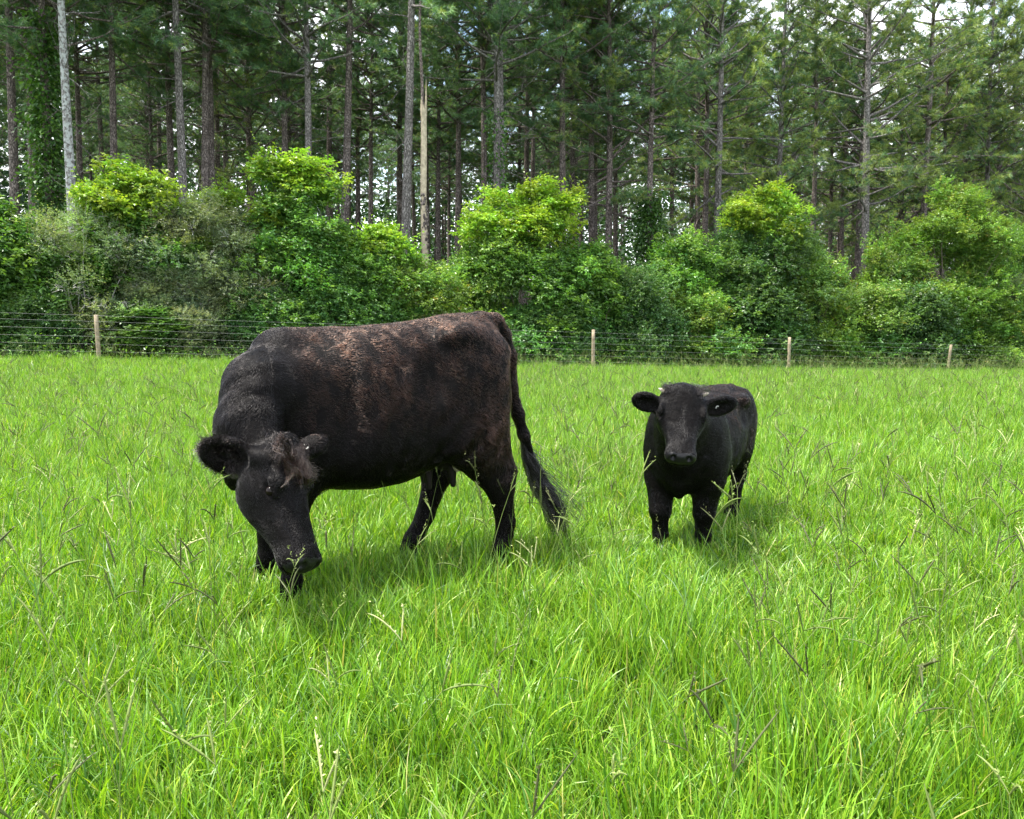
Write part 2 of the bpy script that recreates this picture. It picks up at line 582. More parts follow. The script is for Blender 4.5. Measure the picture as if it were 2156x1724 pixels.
# ------------------------------------------------------------------ signed distance modelling of the animals
class Field:
    def __init__(self, lo, hi, h):
        self.h = h
        self.lo = np.array(lo, float)
        self.n = np.ceil((np.array(hi) - self.lo) / h).astype(int) + 1
        self.D = np.ones(self.n, np.float32)
        self.ax = [(self.lo[i] + np.arange(self.n[i]) * h).astype(np.float32) for i in range(3)]

    def box(self, lo, hi):
        sl = []
        for i in range(3):
            a = max(0, int((lo[i] - self.lo[i]) / self.h) - 1)
            b = min(self.n[i], int((hi[i] - self.lo[i]) / self.h) + 3)
            sl.append(slice(a, max(a, b)))
        sl = tuple(sl)
        X = self.ax[0][sl[0]][:, None, None]
        Y = self.ax[1][sl[1]][None, :, None]
        Z = self.ax[2][sl[2]][None, None, :]
        return sl, X, Y, Z

    def put(self, sl, d, k, sub=False):
        a = self.D[sl]
        if a.size == 0:
            return
        d = d.astype(np.float32)
        if sub:
            hh = np.clip(0.5 - 0.5 * (a + d) / k, 0, 1)
            self.D[sl] = a * (1 - hh) - d * hh + k * hh * (1 - hh)
        else:
            hh = np.clip(0.5 + 0.5 * (a - d) / k, 0, 1)
            self.D[sl] = a * (1 - hh) + d * hh - k * hh * (1 - hh)

    def cone(self, a, b, r1, r2, k=0.04, flat=None, sub=False):
        """tapered capsule; flat=(axis, factor) squeezes it along a direction"""
        a, b = np.asarray(a, float), np.asarray(b, float)
        m = max(r1, r2) * (max(1.0, flat[1]) if flat else 1) + k + 0.03
        sl, X, Y, Z = self.box(np.minimum(a, b) - m, np.maximum(a, b) + m)
        px, py, pz = X - a[0], Y - a[1], Z - a[2]
        ba = b - a
        t = np.clip((px * ba[0] + py * ba[1] + pz * ba[2]) / max(1e-9, ba @ ba), 0, 1)
        qx, qy, qz = px - t * ba[0], py - t * ba[1], pz - t * ba[2]
        if flat:
            ax, f = unit(np.asarray(flat[0], float)), flat[1]
            e = qx * ax[0] + qy * ax[1] + qz * ax[2]
            g = (1 / f - 1)
            qx, qy, qz = qx + e * g * ax[0], qy + e * g * ax[1], qz + e * g * ax[2]
            d = (np.sqrt(qx * qx + qy * qy + qz * qz) - (r1 + (r2 - r1) * t)) * min(1, f)
        else:
            d = np.sqrt(qx * qx + qy * qy + qz * qz) - (r1 + (r2 - r1) * t)
        self.put(sl, d, k, sub)

    def chain(self, pts, rad, k=0.04, flat=None):
        for i in range(len(pts) - 1):
            self.cone(pts[i], pts[i + 1], rad[i], rad[i + 1], k, flat)

    def ell(self, c, r, k=0.04, axes=None, sub=False):
        c = np.asarray(c, float)
        r = np.asarray(r, float)
        m = r.max() + k + 0.03
        sl, X, Y, Z = self.box(c - m, c + m)
        x, y, z = X - c[0], Y - c[1], Z - c[2]
        if axes is None:
            axes = np.eye(3)
        q = [(x * A[0] + y * A[1] + z * A[2]) for A in axes]
        k0 = np.sqrt(sum((q[i] / r[i]) ** 2 for i in range(3)))
        k1 = np.sqrt(sum((q[i] / r[i] ** 2) ** 2 for i in range(3))) + 1e-6
        self.put(sl, k0 * (k0 - 1) / k1, k, sub)

    def loft(self, o, axes, st, k=0.04, p=2.3, taper=0.0):
        """axes = (along, side, dorsal) unit vectors; st rows: s, top, bottom, half width"""
        st = np.array(st, float)
        s = st[:, 0]
        ss = np.linspace(s[0], s[-1], 160)
        prof = []
        for c in range(1, 4):
            y = st[:, c]
            mm = np.gradient(y, s)
            i = np.clip(np.searchsorted(s, ss) - 1, 0, len(s) - 2)
            hh = s[i + 1] - s[i]
            u = (ss - s[i]) / hh
            prof.append((2 * u**3 - 3 * u**2 + 1) * y[i] + (u**3 - 2 * u**2 + u) * hh * mm[i] + (-2 * u**3 + 3 * u**2) * y[i + 1] + (u**3 - u**2) * hh * mm[i + 1])
        o = np.asarray(o, float)
        A, B, C = [np.asarray(v, float) for v in axes]
        cs = []
        for q in (s[0], s[-1]):
            for u in (-1, 1):
                for v in (st[:, 1].max(), st[:, 2].min()):
                    cs.append(o + A * q + B * u * st[:, 3].max() + C * v)
        cs = np.array(cs)
        sl, X, Y, Z = self.box(cs.min(0) - k - 0.03, cs.max(0) + k + 0.03)
        x, y, z = X - o[0], Y - o[1], Z - o[2]
        S = x * A[0] + y * A[1] + z * A[2]
        U = x * B[0] + y * B[1] + z * B[2]
        Vv = x * C[0] + y * C[1] + z * C[2]
        top, bot, wd = [np.interp(S, ss, q).astype(np.float32) for q in prof]
        c = (top + bot) / 2
        hgt = np.maximum((top - bot) / 2, 0.004)
        wd = np.maximum(wd, 0.004)
        e = (Vv - c) / hgt
        wd2 = wd * (1 + taper * np.clip(e, -1, 1))
        rr = (np.abs(U / wd2) ** p + np.abs(e) ** p) ** (1 / p)
        d = (rr - 1) * np.minimum(wd2, hgt)
        over = np.maximum(S - s[-1], s[0] - S)
        d = np.where(over > 0, np.sqrt(np.maximum(d, 0) ** 2 + over**2), d)
        self.put(sl, d, k)

    def surface(self):
        D, n = self.D, self.n
        S = D < 0
        c = n - 1
        cnt = np.zeros(c, np.int8)
        for i in (0, 1):
            for j in (0, 1):
                for k in (0, 1):
                    cnt += S[i:c[0] + i, j:c[1] + j, k:c[2] + k]
        act = (cnt > 0) & (cnt < 8)
        I = np.argwhere(act)
        idx = -np.ones(c, np.int64)
        idx[act] = np.arange(len(I))
        acc = np.zeros((len(I), 3))
        num = np.zeros(len(I))
        off = [(i, j, k) for i in (0, 1) for j in (0, 1) for k in (0, 1)]
        for a in off:
            for ax in range(3):
                if a[ax] == 0:
                    b = list(a)
                    b[ax] = 1
                    d0 = D[tuple((I + a).T)].astype(float)
                    d1 = D[tuple((I + b).T)].astype(float)
                    m = (d0 < 0) != (d1 < 0)
                    t = np.where(m, d0 / np.where(m, d0 - d1, 1), 0)
                    p = np.repeat(np.array([a], float), len(I), 0)
                    p[:, ax] = t
                    acc[m] += p[m]
                    num[m] += 1
        V = self.lo + (I + acc / num[:, None]) * self.h
        quads = []
        for ax in range(3):
            u, v = (ax + 1) % 3, (ax + 2) % 3
            s0 = [slice(1, n[i] - 1) for i in range(3)]
            s0[ax] = slice(0, n[ax] - 1)
            s1 = list(s0)
            s1[ax] = slice(1, n[ax])
            a, b = S[tuple(s0)], S[tuple(s1)]
            base = np.argwhere(a != b) + np.array([0 if i == ax else 1 for i in range(3)])
            fl = a[a != b]

            def g(du, dv):
                q = base.copy()
                q[:, u] -= du
                q[:, v] -= dv
                return idx[tuple(q.T)]
            q = np.stack([g(1, 1), g(0, 1), g(0, 0), g(1, 0)], 1)
            q[~fl] = q[~fl][:, ::-1]
            quads.append(q)
        Q = np.concatenate(quads)
        Q = Q[(Q >= 0).all(1)]
        return V, Q


def relax(V, Q, it=2, f=0.5):
    e = np.concatenate([Q[:, [0, 1]], Q[:, [1, 2]], Q[:, [2, 3]], Q[:, [3, 0]]])
    for _ in range(it):
        acc = np.zeros_like(V)
        cn = np.bincount(e[:, 0], minlength=len(V)) + np.bincount(e[:, 1], minlength=len(V))
        for c in range(3):
            acc[:, c] = np.bincount(e[:, 0], V[e[:, 1], c], len(V)) + np.bincount(e[:, 1], V[e[:, 0], c], len(V))
        V = V * (1 - f) + f * acc / np.maximum(cn, 1)[:, None]
    return V


def vnormals(V, Q):
    fn = np.cross(V[Q[:, 2]] - V[Q[:, 0]], V[Q[:, 3]] - V[Q[:, 1]])
    N = np.zeros_like(V)
    for c in range(3):
        for k in range(4):
            N[:, c] += np.bincount(Q[:, k], fn[:, c], len(V))
    return unit(N)


def wob(p, s, ph=0.0):
    """cheap smooth vector noise"""
    x, y, z = p[:, 0] * s + ph, p[:, 1] * s + ph * 1.7, p[:, 2] * s + ph * 2.3
    return np.stack([np.sin(y + 1.4 * np.sin(z * 0.9 + x * 0.5)) + 0.5 * np.sin(2.3 * z + x),
                     np.sin(z + 1.4 * np.sin(x * 0.9 + y * 0.5)) + 0.5 * np.sin(2.3 * x + y),
                     np.sin(x + 1.4 * np.sin(y * 0.9 + z * 0.5)) + 0.5 * np.sin(2.3 * y + z)], 1) / 1.5


def hair_mat():
    m = bpy.data.materials.new('coat_hair')
    m.use_nodes = True
    n = m.node_tree.nodes
    n.clear()
    o = n.new('ShaderNodeOutputMaterial')
    h = n.new('ShaderNodeBsdfHairPrincipled')
    h.model = 'CHIANG'
    h.parametrization = 'COLOR'
    h.inputs['Roughness'].default_value = 0.17
    h.inputs['Radial Roughness'].default_value = 0.5
    h.inputs['Random Roughness'].default_value = 0.2
    h.inputs['IOR'].default_value = 1.245
    a = n.new('ShaderNodeAttribute')
    a.attribute_name = 'hair_tint'
    m.node_tree.links.new(a.outputs['Color'], h.inputs['Color'])
    m.node_tree.links.new(h.outputs[0], o.inputs['Surface'])
    return m


M_HAIR = hair_mat()


def strands(name, roots, dirs, length, radius, tint, parent, curl=0.0, lift=None, npt=4, sag=None, nrm=None):
    """hair curves: roots (n,3), dirs (n,3) initial direction"""
    n = len(roots)
    length = np.broadcast_to(length, (n,))
    t = np.linspace(0, 1, npt)
    p = roots[:, None] + dirs[:, None] * (length[:, None] * t[None])[..., None]
    if nrm is not None:           # bend back towards the skin
        p = p - nrm[:, None] * (length[:, None] * (t[None] ** 2) * 0.22)[..., None]
    if sag is not None:
        p[..., 2] -= sag * length[:, None] * t[None] ** 2
    if curl:
        for i in range(1, npt):
            p[:, i] += wob(roots * 1.0, 38, i * 1.3) * (curl * length * t[i])[:, None]
    hc = bpy.data.hair_curves.new(name)
    hc.add_curves([npt] * n)
    hc.attributes['position'].data.foreach_set('vector', p.astype(np.float32).ravel()) if 'position' in hc.attributes else hc.points.foreach_set('position', p.astype(np.float32).ravel())
    ra = hc.attributes.get('radius') or hc.attributes.new('radius', 'FLOAT', 'POINT')
    rr = np.broadcast_to(radius, (n,))[:, None] * np.linspace(1, 0.25, npt)[None]
    ra.data.foreach_set('value', rr.astype(np.float32).ravel())
    ca = hc.attributes.new('hair_tint', 'FLOAT_COLOR', 'CURVE')
    cc = np.ones((n, 4), np.float32)
    cc[:, :3] = tint
    ca.data.foreach_set('color', cc.ravel())
    hc.materials.append(M_HAIR)
    o = link(name, hc, parent)
    return o


def sample_surface(V, Q, N, dens=None):
    T = np.concatenate([Q[:, :3], Q[:, [0, 2, 3]]])
    ar = np.linalg.norm(np.cross(V[T[:, 1]] - V[T[:, 0]], V[T[:, 2]] - V[T[:, 0]]), axis=1)
    if dens is not None:
        ar = ar * dens[T].mean(1)
    k = rng.choice(len(T), N, p=ar / ar.sum())
    a, b = rng.uniform(0, 1, N), rng.uniform(0, 1, N)
    f = a + b > 1
    a[f], b[f] = 1 - a[f], 1 - b[f]
    wts = np.stack([1 - a - b, a, b], 1)
    return T[k], wts


M_SKIN = plain_mat('black_hide', (0.003, 0.0026, 0.0026), 0.6, 0.04, 0, 0.4, 60, 0.5)
M_NOSE = plain_mat('wet_nose', (0.004, 0.004, 0.0045), 0.42, 0.22, 0, 0.3, 120, 0.25)
M_EYE = plain_mat('dark_eye', (0.006, 0.004, 0.0035), 0.12, 0.15)
M_HOOF = plain_mat('hoof_horn', (0.012, 0.011, 0.010), 0.5, 0.4)
M_UDDER = plain_mat('udder_skin', (0.010, 0.008, 0.0075), 0.7, 0.12, 0, 0.35, 25, 0.2)
M_TEAT_PALE = plain_mat('pale_teat', (0.30, 0.25, 0.20), 0.55, 0.4, 0, 0.15, 30)
M_HORN = plain_mat('horn', (0.34, 0.30, 0.24), 0.45, 0.4, 0, 0.2, 60)
M_TAG = plain_mat('tag_plastic', (0.42, 0.42, 0.40), 0.4, 0.5)


def frame_from(a, n):
    a = unit(a)
    n = np.asarray(n, float)
    n = unit(n - a * (n @ a))
    l = np.cross(n, a)
    return a, l, n          # along (poll to nose), animal's left, dorsal


HEAD = [(-.055, .00, -.05, .03), (-.03, .03, -.09, .065), (0, .045, -.14, .088), (.06, .05, -.215, .105), (.13, .045, -.262, .114),
        (.20, .032, -.262, .112), (.28, .016, -.232, .098), (.36, .006, -.190, .087), (.44, .002, -.160, .086), (.495, -.002, -.152, .094),
        (.53, -.014, -.140, .088), (.553, -.034, -.115, .060), (.56, -.055, -.085, .02)]


def head_sdf(fd, o, fr, s, ws=1.0, mz=1.0):
    """o: poll; s: size factor"""
    A, Lf, N = fr
    def wf(a):
        return ws * (1 + (mz - 1) * min(1, max(0, (a - .16) / .24)))
    st = [(a * s, b * s, c * s, d * s * wf(a)) for a, b, c, d in HEAD]
    fd.loft(o, (A, Lf, N), st, 0.05 * s, 2.5, 0.10)

    def q(x, u, v):
        return np.asarray(o) + s * (A * x + Lf * u * wf(x) + N * v)
    ax = (A, Lf, N)
    for e in (-1, 1):
        fd.ell(q(.135, e * .078, -.11), np.array([.085, .034, .075]) * s, .03 * s, ax)       # cheek
        fd.ell(q(.165, e * .098, .012), np.array([.050, .018, .024]) * s, .03 * s, ax)      # brow
        fd.ell(q(.20, e * .112, -.035), np.array([.034, .020, .024]) * s, .010 * s, ax, True)  # socket
        fd.cone(q(.168, e * .114, -.016), q(.232, e * .106, -.022), .014 * s, .010 * s, .010 * s)  # upper lid
        fd.cone(q(.175, e * .113, -.066), q(.235, e * .104, -.060), .008 * s, .006 * s, .010 * s)  # lower lid
        fd.ell(q(.518, e * .052, -.035), np.array([.034, .028, .034]) * s, .015 * s, ax)      # nostril wing
        fd.ell(q(.545, e * .047, -.034), np.array([.028, .018, .022]) * s, .006 * s, ax, True)  # nostril
        fd.ell(q(.33, e * .068, -.055), np.array([.08, .014, .02]) * s, .02 * s, ax)         # cheek bone
    fd.ell(q(.50, 0, -.125), np.array([.045, .045, .022]) * s, .03 * s, ax)                  # chin
    fd.ell(q(.525, 0, -.104), np.array([.055, .1, .006]) * s, .012 * s, ax, True)            # mouth
    return q


def ear_sdf(fd, base, tip, open_dir, wid, thick=0.016):
    base, tip = np.asarray(base, float), np.asarray(tip, float)
    a = unit(tip - base)
    n = np.asarray(open_dir, float)
    n = unit(n - a * (n @ a))
    b = np.cross(n, a)
    ln = np.linalg.norm(tip - base)
    c = base + a * ln * 0.56
    fd.cone(base - a * 0.03, base + a * ln * 0.25, 0.032 * wid / 0.07, 0.034 * wid / 0.07, 0.03)
    fd.ell(c, (ln * 0.47, wid, thick + 0.012), 0.02, (a, b, n))
    fd.ell(c + n * 0.030 - a * ln * 0.03, (ln * 0.40, wid * 0.78, 0.028), 0.012, (a, b, n), True)
    return a, b, n, c, ln


def uv_sphere(c, r, axes=None, nu=14, nv=10):
    th = np.linspace(0, np.pi, nv)
    ph = np.linspace(0, 2 * np.pi, nu, endpoint=False)
    T, Pp = np.meshgrid(th, ph, indexing='ij')
    q = np.stack([np.sin(T) * np.cos(Pp), np.sin(T) * np.sin(Pp), np.cos(T)], -1).reshape(-1, 3) * np.asarray(r)
    if axes is not None:
        q = q @ np.asarray(axes)
    V = q + np.asarray(c)
    i, j = np.meshgrid(np.arange(nv - 1), np.arange(nu), indexing='ij')
    a = (i * nu + j).ravel()
    b = (i * nu + (j + 1) % nu).ravel()
    return V, np.stack([a, a + nu, b + nu, b], 1)


def hoof(parent, c, fwd, s=1.0):
    g = Geo()
    fwd = unit(np.array([fwd[0], fwd[1], 0.0]))
    sd = np.array([-fwd[1], fwd[0], 0])
    for e in (-1, 1):
        a = np.linspace(0, 2 * np.pi, 10, endpoint=False)
        rings = []
        for z, f in ((0.0, 1.0), (0.03, 0.92), (0.06, 0.78), (0.075, 0.6)):
            cc = np.asarray(c) + np.array([0, 0, z * s - c[2]]) + sd * e * 0.024 * s + fwd * (0.012 - z * 0.25) * s
            rings.append(cc + (np.cos(a)[:, None] * fwd * 0.052 + np.sin(a)[:, None] * sd * 0.023) * f * s)
        V = np.concatenate(rings)
        i, j = np.meshgrid(np.arange(3), np.arange(10), indexing='ij')
        p = (i * 10 + j).ravel()
        q = (i * 10 + (j + 1) % 10).ravel()
        g.add(V, np.stack([p, q, q + 10, p + 10], 1))
    return link('hoof', g.mesh('hoof', [M_HOOF]), parent)


def build_cow():
    yaw = R(25)
    f = np.array([-math.cos(yaw), -math.sin(yaw), 0])
    l = np.array([math.sin(yaw), -math.cos(yaw), 0])
    O = np.array([-0.68, 3.85, 0.0])
    M = np.stack([f, l, np.array([0, 0, 1.0])])          # world -> local rows

    def W(px, py, Y):
        return M @ (P(px, py, Y) - O)

    def D(v):
        return M @ np.asarray(v, float)
    root = empty('cow', O, math.atan2(f[1], f[0]), 'large black brown cow grazing with its head down in the grass', 'cow')
    fd = Field((-1.05, -0.5, -0.02), (1.12, 0.88, 1.42), 0.0098)
    E3 = np.eye(3)
    # trunk
    fd.loft((0, 0, 0), E3, [
        (-.685, 1.14, .98, .05), (-.66, 1.225, .90, .12), (-.61, 1.292, .78, .18), (-.51, 1.322, .70, .225), (-.38, 1.318, .64, .25),
        (-.24, 1.295, .545, .27), (-.08, 1.280, .505, .312), (.08, 1.270, .50, .335), (.21, 1.252, .515, .312), (.33, 1.222, .54, .26),
        (.43, 1.175, .57, .195), (.50, 1.07, .63, .14), (.55, .96, .70, .09), (.58, .88, .78, .04)], 0.05, 2.25, -0.14)
    for e in (-1, 1):
        fd.ell((-.385, e * .175, 1.225), (.085, .058, .048), .07)           # hook bone
        fd.ell((-.635, e * .115, 1.14), (.045, .04, .055), .06)            # pin bone
        fd.ell((-.25, e * .288, 1.07), (.075, .055, .10), .09, sub=True)   # hollow of the flank
        fd.ell((.19, e * .335, .98), (.05, .045, .20), .10, sub=True)      # behind the shoulder
        fd.ell((-.49, e * .228, 1.13), (.09, .035, .07), .08, sub=True)     # between hook and pin bone
        fd.ell((.36, e * .178, .90), (.12, .080, .24), .06)                # shoulder
        fd.ell((.31, e * .19, .78), (.11, .075, .15), .08)                 # triceps
    fd.ell((.36, 0, 1.19), (.14, .06, .045), .08)                          # withers
    # hind legs: near (left), then far (right, stepping forward)
    hl = [((-.465, .150, .92), (-.44, .17, .74), (-.610, .165, .485), (-.640, .160, .27), (-.625, .158, .135), (-.605, .157, .035)),
          ((-.44, -.150, .92), (-.34, -.17, .72), (-.400, -.170, .475), (-.320, -.163, .26), (-.252, -.160, .135), (-.205, -.157, .035))]
    for th, st, hk, cn, fl, hf in hl:
        e = np.sign(th[1])
        fd.ell((th[0] - .01, th[1], th[2]), (.195, .108, .33), .08)
        fd.cone(st, np.array(hk) + (.012, 0, 0), .158, .082, .07, ((0, 1, 0), .72))
        fd.cone(np.array(hk) + (-.052, 0, .045), np.array(hk) + (-.015, 0, .0), .024, .05, .035)
        fd.cone(np.array(st) + (-.14, 0, .02), np.array(hk) + (-.05, 0, .06), .05, .022, .05)      # tendon
        fd.cone(np.array(hk) + (.006, 0, 0), cn, .070, .047, .03)
        fd.cone(cn, fl, .046, .050, .025)
        fd.cone(fl, hf, .050, .052, .025)
    # front legs: near, far
    fl_ = [((.42, .165, .80), (.38, .165, .62), (.43, .165, .36), (.435, .168, .14), (.455, .168, .035)),
           ((.45, -.165, .80), (.42, -.165, .62), (.49, -.172, .36), (.495, -.178, .14), (.515, -.180, .035))]
    for sh, el, kn, ft, hf in fl_:
        fd.cone(sh, el, .13, .10, .08, ((0, 1, 0), .75))
        fd.cone(el, kn, .085, .056, .05)
        fd.ell(kn, (.056, .052, .062), .02)
        fd.cone(kn, ft, .048, .040, .03)
        fd.cone(ft, hf, .047, .050, .025)
    fd.ell((.50, 0, .66), (.14, .10, .14), .10)                            # brisket
    # neck turns forward, down and to the animal's left
    n0, n1, n2 = (.33, .05, .99), W(552, 824, 3.46), W(525, 897, 3.34)
    poll = W(592, 940, 3.20)
    nose = W(664, 1185, 2.99)
    hl_ = np.linalg.norm(nose - poll)
    fr = frame_from(nose - poll, D((.95, -.30, .25)))
    A, Lh, N = fr
    nk_end = poll + A * .05 - N * .095
    fd.cone(n0, n1, .185, .142, .09, ((0, 1, 0), .9))
    fd.cone((.20, .0, 1.165), (.42, .01, 1.150), .068, .082, .10)     # crest from the withers
    fd.cone((.42, .01, 1.150), W(538, 802, 3.50), .082, .095, .10)
    fd.cone(W(538, 802, 3.50), n2, .095, .112, .08)
    fd.cone(n1, n2, .142, .125, .06)
    fd.cone(n2, nk_end, .125, .078, .05)
    fd.cone((.44, .03, .84), W(515, 945, 3.40), .17, .095, .10)            # throat side
    fd.cone(W(500, 1005, 3.38), (.46, .02, .66), .055, .09, .08)           # dewlap
    fd.cone(W(515, 945, 3.40), poll + A * .13 - N * .14, .09, .06, .05)
    s = hl_ / .545
    q = head_sdf(fd, poll, fr, s, 1.10)
    A, Lh, N = fr
    fd.ell(q(-.005, 0, .03), np.array([.05, .08, .04]) * s, .03, fr)        # poll bump
    # ears: the right one is nearest and open to the lens, the left one points away
    e1 = ear_sdf(fd, q(.045, -.092, -.045), W(420, 951, 3.17), D((-.25, -.95, -.15)), .082)
    e2 = ear_sdf(fd, q(.02, .085, -.02), W(690, 926, 3.30), D((.75, .55, .1)), .050)
    # tail dock
    tl = [(-.58, 0, 1.275), W(1040, 680, 4.14), W(1057, 703, 4.17), W(1072, 750, 4.19), W(1076, 816, 4.20), W(1090, 872, 4.21), W(1102, 915, 4.22), W(1118, 955, 4.23)]
    fd.chain(tl, [.055, .046, .040, .036, .031, .029, .028, .016], .03)
    V, Q = fd.surface()
    V = relax(V, Q, 2, .5)
    hd = V - poll
    hs = np.stack([hd @ A, hd @ Lh, hd @ N], 1) / s
    onhead = (hs[:, 0] > -.02) & (hs[:, 0] < .6) & (np.abs(hs[:, 1]) < .19) & (hs[:, 2] < .1) & (hs[:, 2] > -.25)
    nosem = onhead & (hs[:, 0] > .512) & (hs[:, 2] > -.10)
    fm = nosem[Q].all(1).astype(int)
    # folds of loose skin on the neck, faint ribs, creases of the flank
    NV = vnormals(V, Q)
    ax_ = unit(poll - n1)
    tt_ = (V - n1) @ ax_
    wn = np.exp(-(((V - (n1 * .55 + n2 * .45)) ** 2).sum(1)) / .19 ** 2) * ~onhead
    ph_ = tt_ * 62 + 2.2 * wob(V, 5.0)[:, 0]
    dsp = .0065 * wn * np.sin(ph_)
    rb = np.exp(-(((V[:, 0] + .02) / .22) ** 2 + ((V[:, 2] - .88) / .2) ** 2)) * (np.abs(V[:, 1]) > .2)
    dsp += .0045 * rb * np.sin((V[:, 0] + .22 * V[:, 2]) * 62)
    fk = np.exp(-(((V[:, 0] + .33) / .12) ** 2 + ((V[:, 2] - .74) / .14) ** 2)) * (np.abs(V[:, 1]) > .14)
    dsp += .008 * fk * np.sin((V[:, 0] * .8 + V[:, 2] * .75) * 58)
    V = V + NV * dsp[:, None]
    body = link('body', mesh_from('cow_body', V, Q, [M_SKIN, M_NOSE], True, None, fm), root)
    # eyes
    for e in (-1, 1):
        Vv, Qq = uv_sphere(q(.203, e * .0965, -.041), .0232 * s)
        link('eye', mesh_from('eye', Vv, Qq, [M_EYE]), root)
    for h, fw in ((hl[0][-1], (1, 0)), (hl[1][-1], (1, -.1)), (fl_[0][-1], (1, .1)), (fl_[1][-1], (1, -.1))):
        hoof(root, h, fw)
    # udder
    g = Geo()
    Vv, Qq = uv_sphere((-.38, .0, .635), (.13, .115, .10), None, 20, 14)
    g.add(Vv, Qq)
    ud = link('udder', g.mesh('udder', [M_UDDER]), root)
    for i, (x, y, pale) in enumerate(((-.26, .07, 0), (-.385, .075, 0), (-.29, -.06, 0), (-.41, -.02, 0))):
        Vv, Qq = tube([(x, y, .57), (x, y + .003, .535), (x - .002, y + .004, .50), (x - .003, y + .004, .468), (x - .003, y + .004, .461)],
                      [.026, .020, .016, .013, .003], 10)
        link('teat', mesh_from('teat', Vv, Qq, [M_UDDER]), ud)
    Vv, Qq = uv_sphere((-.405, .098, .592), (.030, .030, .050), None, 12, 8)
    tag(link('udder_patch', mesh_from('udder_patch', Vv, Qq, [M_TEAT_PALE]), ud), 'cream white patch of bare udder skin')
    # ear tag
    a, b, n, c, ln = e2
    ring = [c - n * .028 - a * .02 + .010 * (math.cos(t) * a + math.sin(t) * b) for t in np.linspace(0.4, 4.6, 13)]
    Vv, Qq = tube(ring, .0028, 6)
    link('ear_tag', mesh_from('ear_tag', Vv, Qq, [M_TAG]), root)

    # ---- coat
    VN = vnormals(V, Q)
    tl_ = np.array(tl)
    dens = np.ones(len(V))
    dens[nosem] = 0.0
    dens[V[:, 2] < .09] = 0.0
    de = np.minimum(np.linalg.norm(V - q(.203, -.105, -.04), axis=1), np.linalg.norm(V - q(.203, .105, -.04), axis=1))
    dens[de < .036 * s] = 0
    dens[onhead] *= 2.0
    nh = 170000
    T, wt = sample_surface(V, Q, nh, dens)
    p = (V[T] * wt[..., None]).sum(1)
    nn = unit((VN[T] * wt[..., None]).sum(1))
    hh = (hs[T] * wt[..., None]).sum(1)
    ohd = onhead[T[:, 0]]
    flow = np.tile(np.array([-1.0, 0, -.55]), (nh, 1))
    low = np.clip((.78 - p[:, 2]) / .2, 0, 1)[:, None]
    flow = flow * (1 - low) + np.array([-.15, 0, -1.0]) * low
    flow[ohd] = A * .9 + np.where(hh[ohd, 1:2] > 0, 1, -1) * Lh * .35 - N * .25
    face = ohd & (hh[:, 0] < .12) & (hh[:, 2] > -.02)
    flow[ohd] += 0
    # neck and ears
    nk = (~ohd) & (p[:, 0] > .5) & (p[:, 1] > .12) & (p[:, 2] > .6)
    flow[nk] = np.array([.3, .15, -1.0])
    flow = flow + 0.22 * wob(p, 3.5) + 0.10 * wob(p, 16, 3.0)
    curly = np.exp(-(((p[:, 0] + .50) / .17) ** 2 + ((p[:, 2] - .74) / .15) ** 2)) + .7 * np.exp(-(((p[:, 0] + .16) / .16) ** 2 + ((p[:, 2] - .68) / .11) ** 2))
    curly += .6 * np.exp(-(((p[:, 0] + .02) / .1) ** 2 + ((p[:, 2] - .98 + .6 * p[:, 0]) / .16) ** 2))
    curly = np.clip(curly, 0, 1)
    flow += curly[:, None] * wob(p, 40, 1.0) * 1.1
    flow = flow - nn * (flow * nn).sum(1, keepdims=True)
    dirs = unit(unit(flow) + nn * (0.16 + .25 * curly + .15 * face)[:, None] + rng.normal(0, .06, (nh, 3)))
    ln_ = .018 * (1 + .9 * curly) * rng.uniform(.6, 1.25, nh)
    ln_[ohd] *= .5
    ln_ *= np.where(p[:, 2] < .5, .7, 1)
    red = np.clip(.13 * (wob(p, 2.6, 2.2)[:, 0] + wob(p, 5.0, .7)[:, 1] * .4) + .55, 0, 1)
    zone = np.clip((p[:, 2] - .78) / .3, 0, 1) * np.clip((.42 - p[:, 0]) / .25, 0, 1) * .9
    zone *= 1 - .85 * np.exp(-(((p[:, 0] + .17) / .13) ** 2 + ((p[:, 2] - 1.08) / .13) ** 2))
    zone = np.maximum(zone, .85 * np.exp(-(((p[:, 0] + .58) / .16) ** 2 + ((p[:, 2] - .85) / .3) ** 2)))
    zone = np.maximum(zone, .5 * np.exp(-((p[:, 0] - .33) / .05 + (p[:, 2] - 1.05) * 1.2) ** 2) * (p[:, 2] > .85))
    bm = np.clip(zone * (.35 + .9 * red), 0, 1)[:, None]
    tint = np.array([.0020, .0016, .0016]) * (1 - bm) + np.array([.048, .0200, .0118]) * bm
    base_br = np.clip((1.05 - p[:, 2]) / .5, 0, 1)[:, None] * .25 * (p[:, 0] < .35)[:, None]
    tint = tint + base_br * np.array([.008, .004, .0026])
    tint *= rng.uniform(.8, 1.2, (nh, 1))
    strands('coat', p, dirs, ln_, .00075, tint, root, .24, nrm=nn)
    # forelock
    def qs(x, u, v):
        return np.asarray(poll) + s * (np.outer(x, A) + np.outer(u, Lh) + np.outer(v, N))
    m = 1100
    ux = rng.normal(-.01, .038, m)
    rt = qs(rng.normal(.0, .018, m), ux, np.full(m, .050))
    dr = unit(np.outer(np.full(m, .95), A) + np.outer(ux * 7 - .25, Lh) + np.outer(rng.uniform(.15, .55, m), N) + rng.normal(0, .18, (m, 3)))
    strands('forelock', rt, dr, rng.uniform(.04, .085, m), .0009, np.array([.020, .0135, .011]) * rng.uniform(.4, 1.4, (m, 1)), root, .5, npt=6, sag=.85)
    # curls on the forehead
    m = 2200
    ux, xx = rng.uniform(-.085, .085, m), rng.uniform(.03, .19, m)
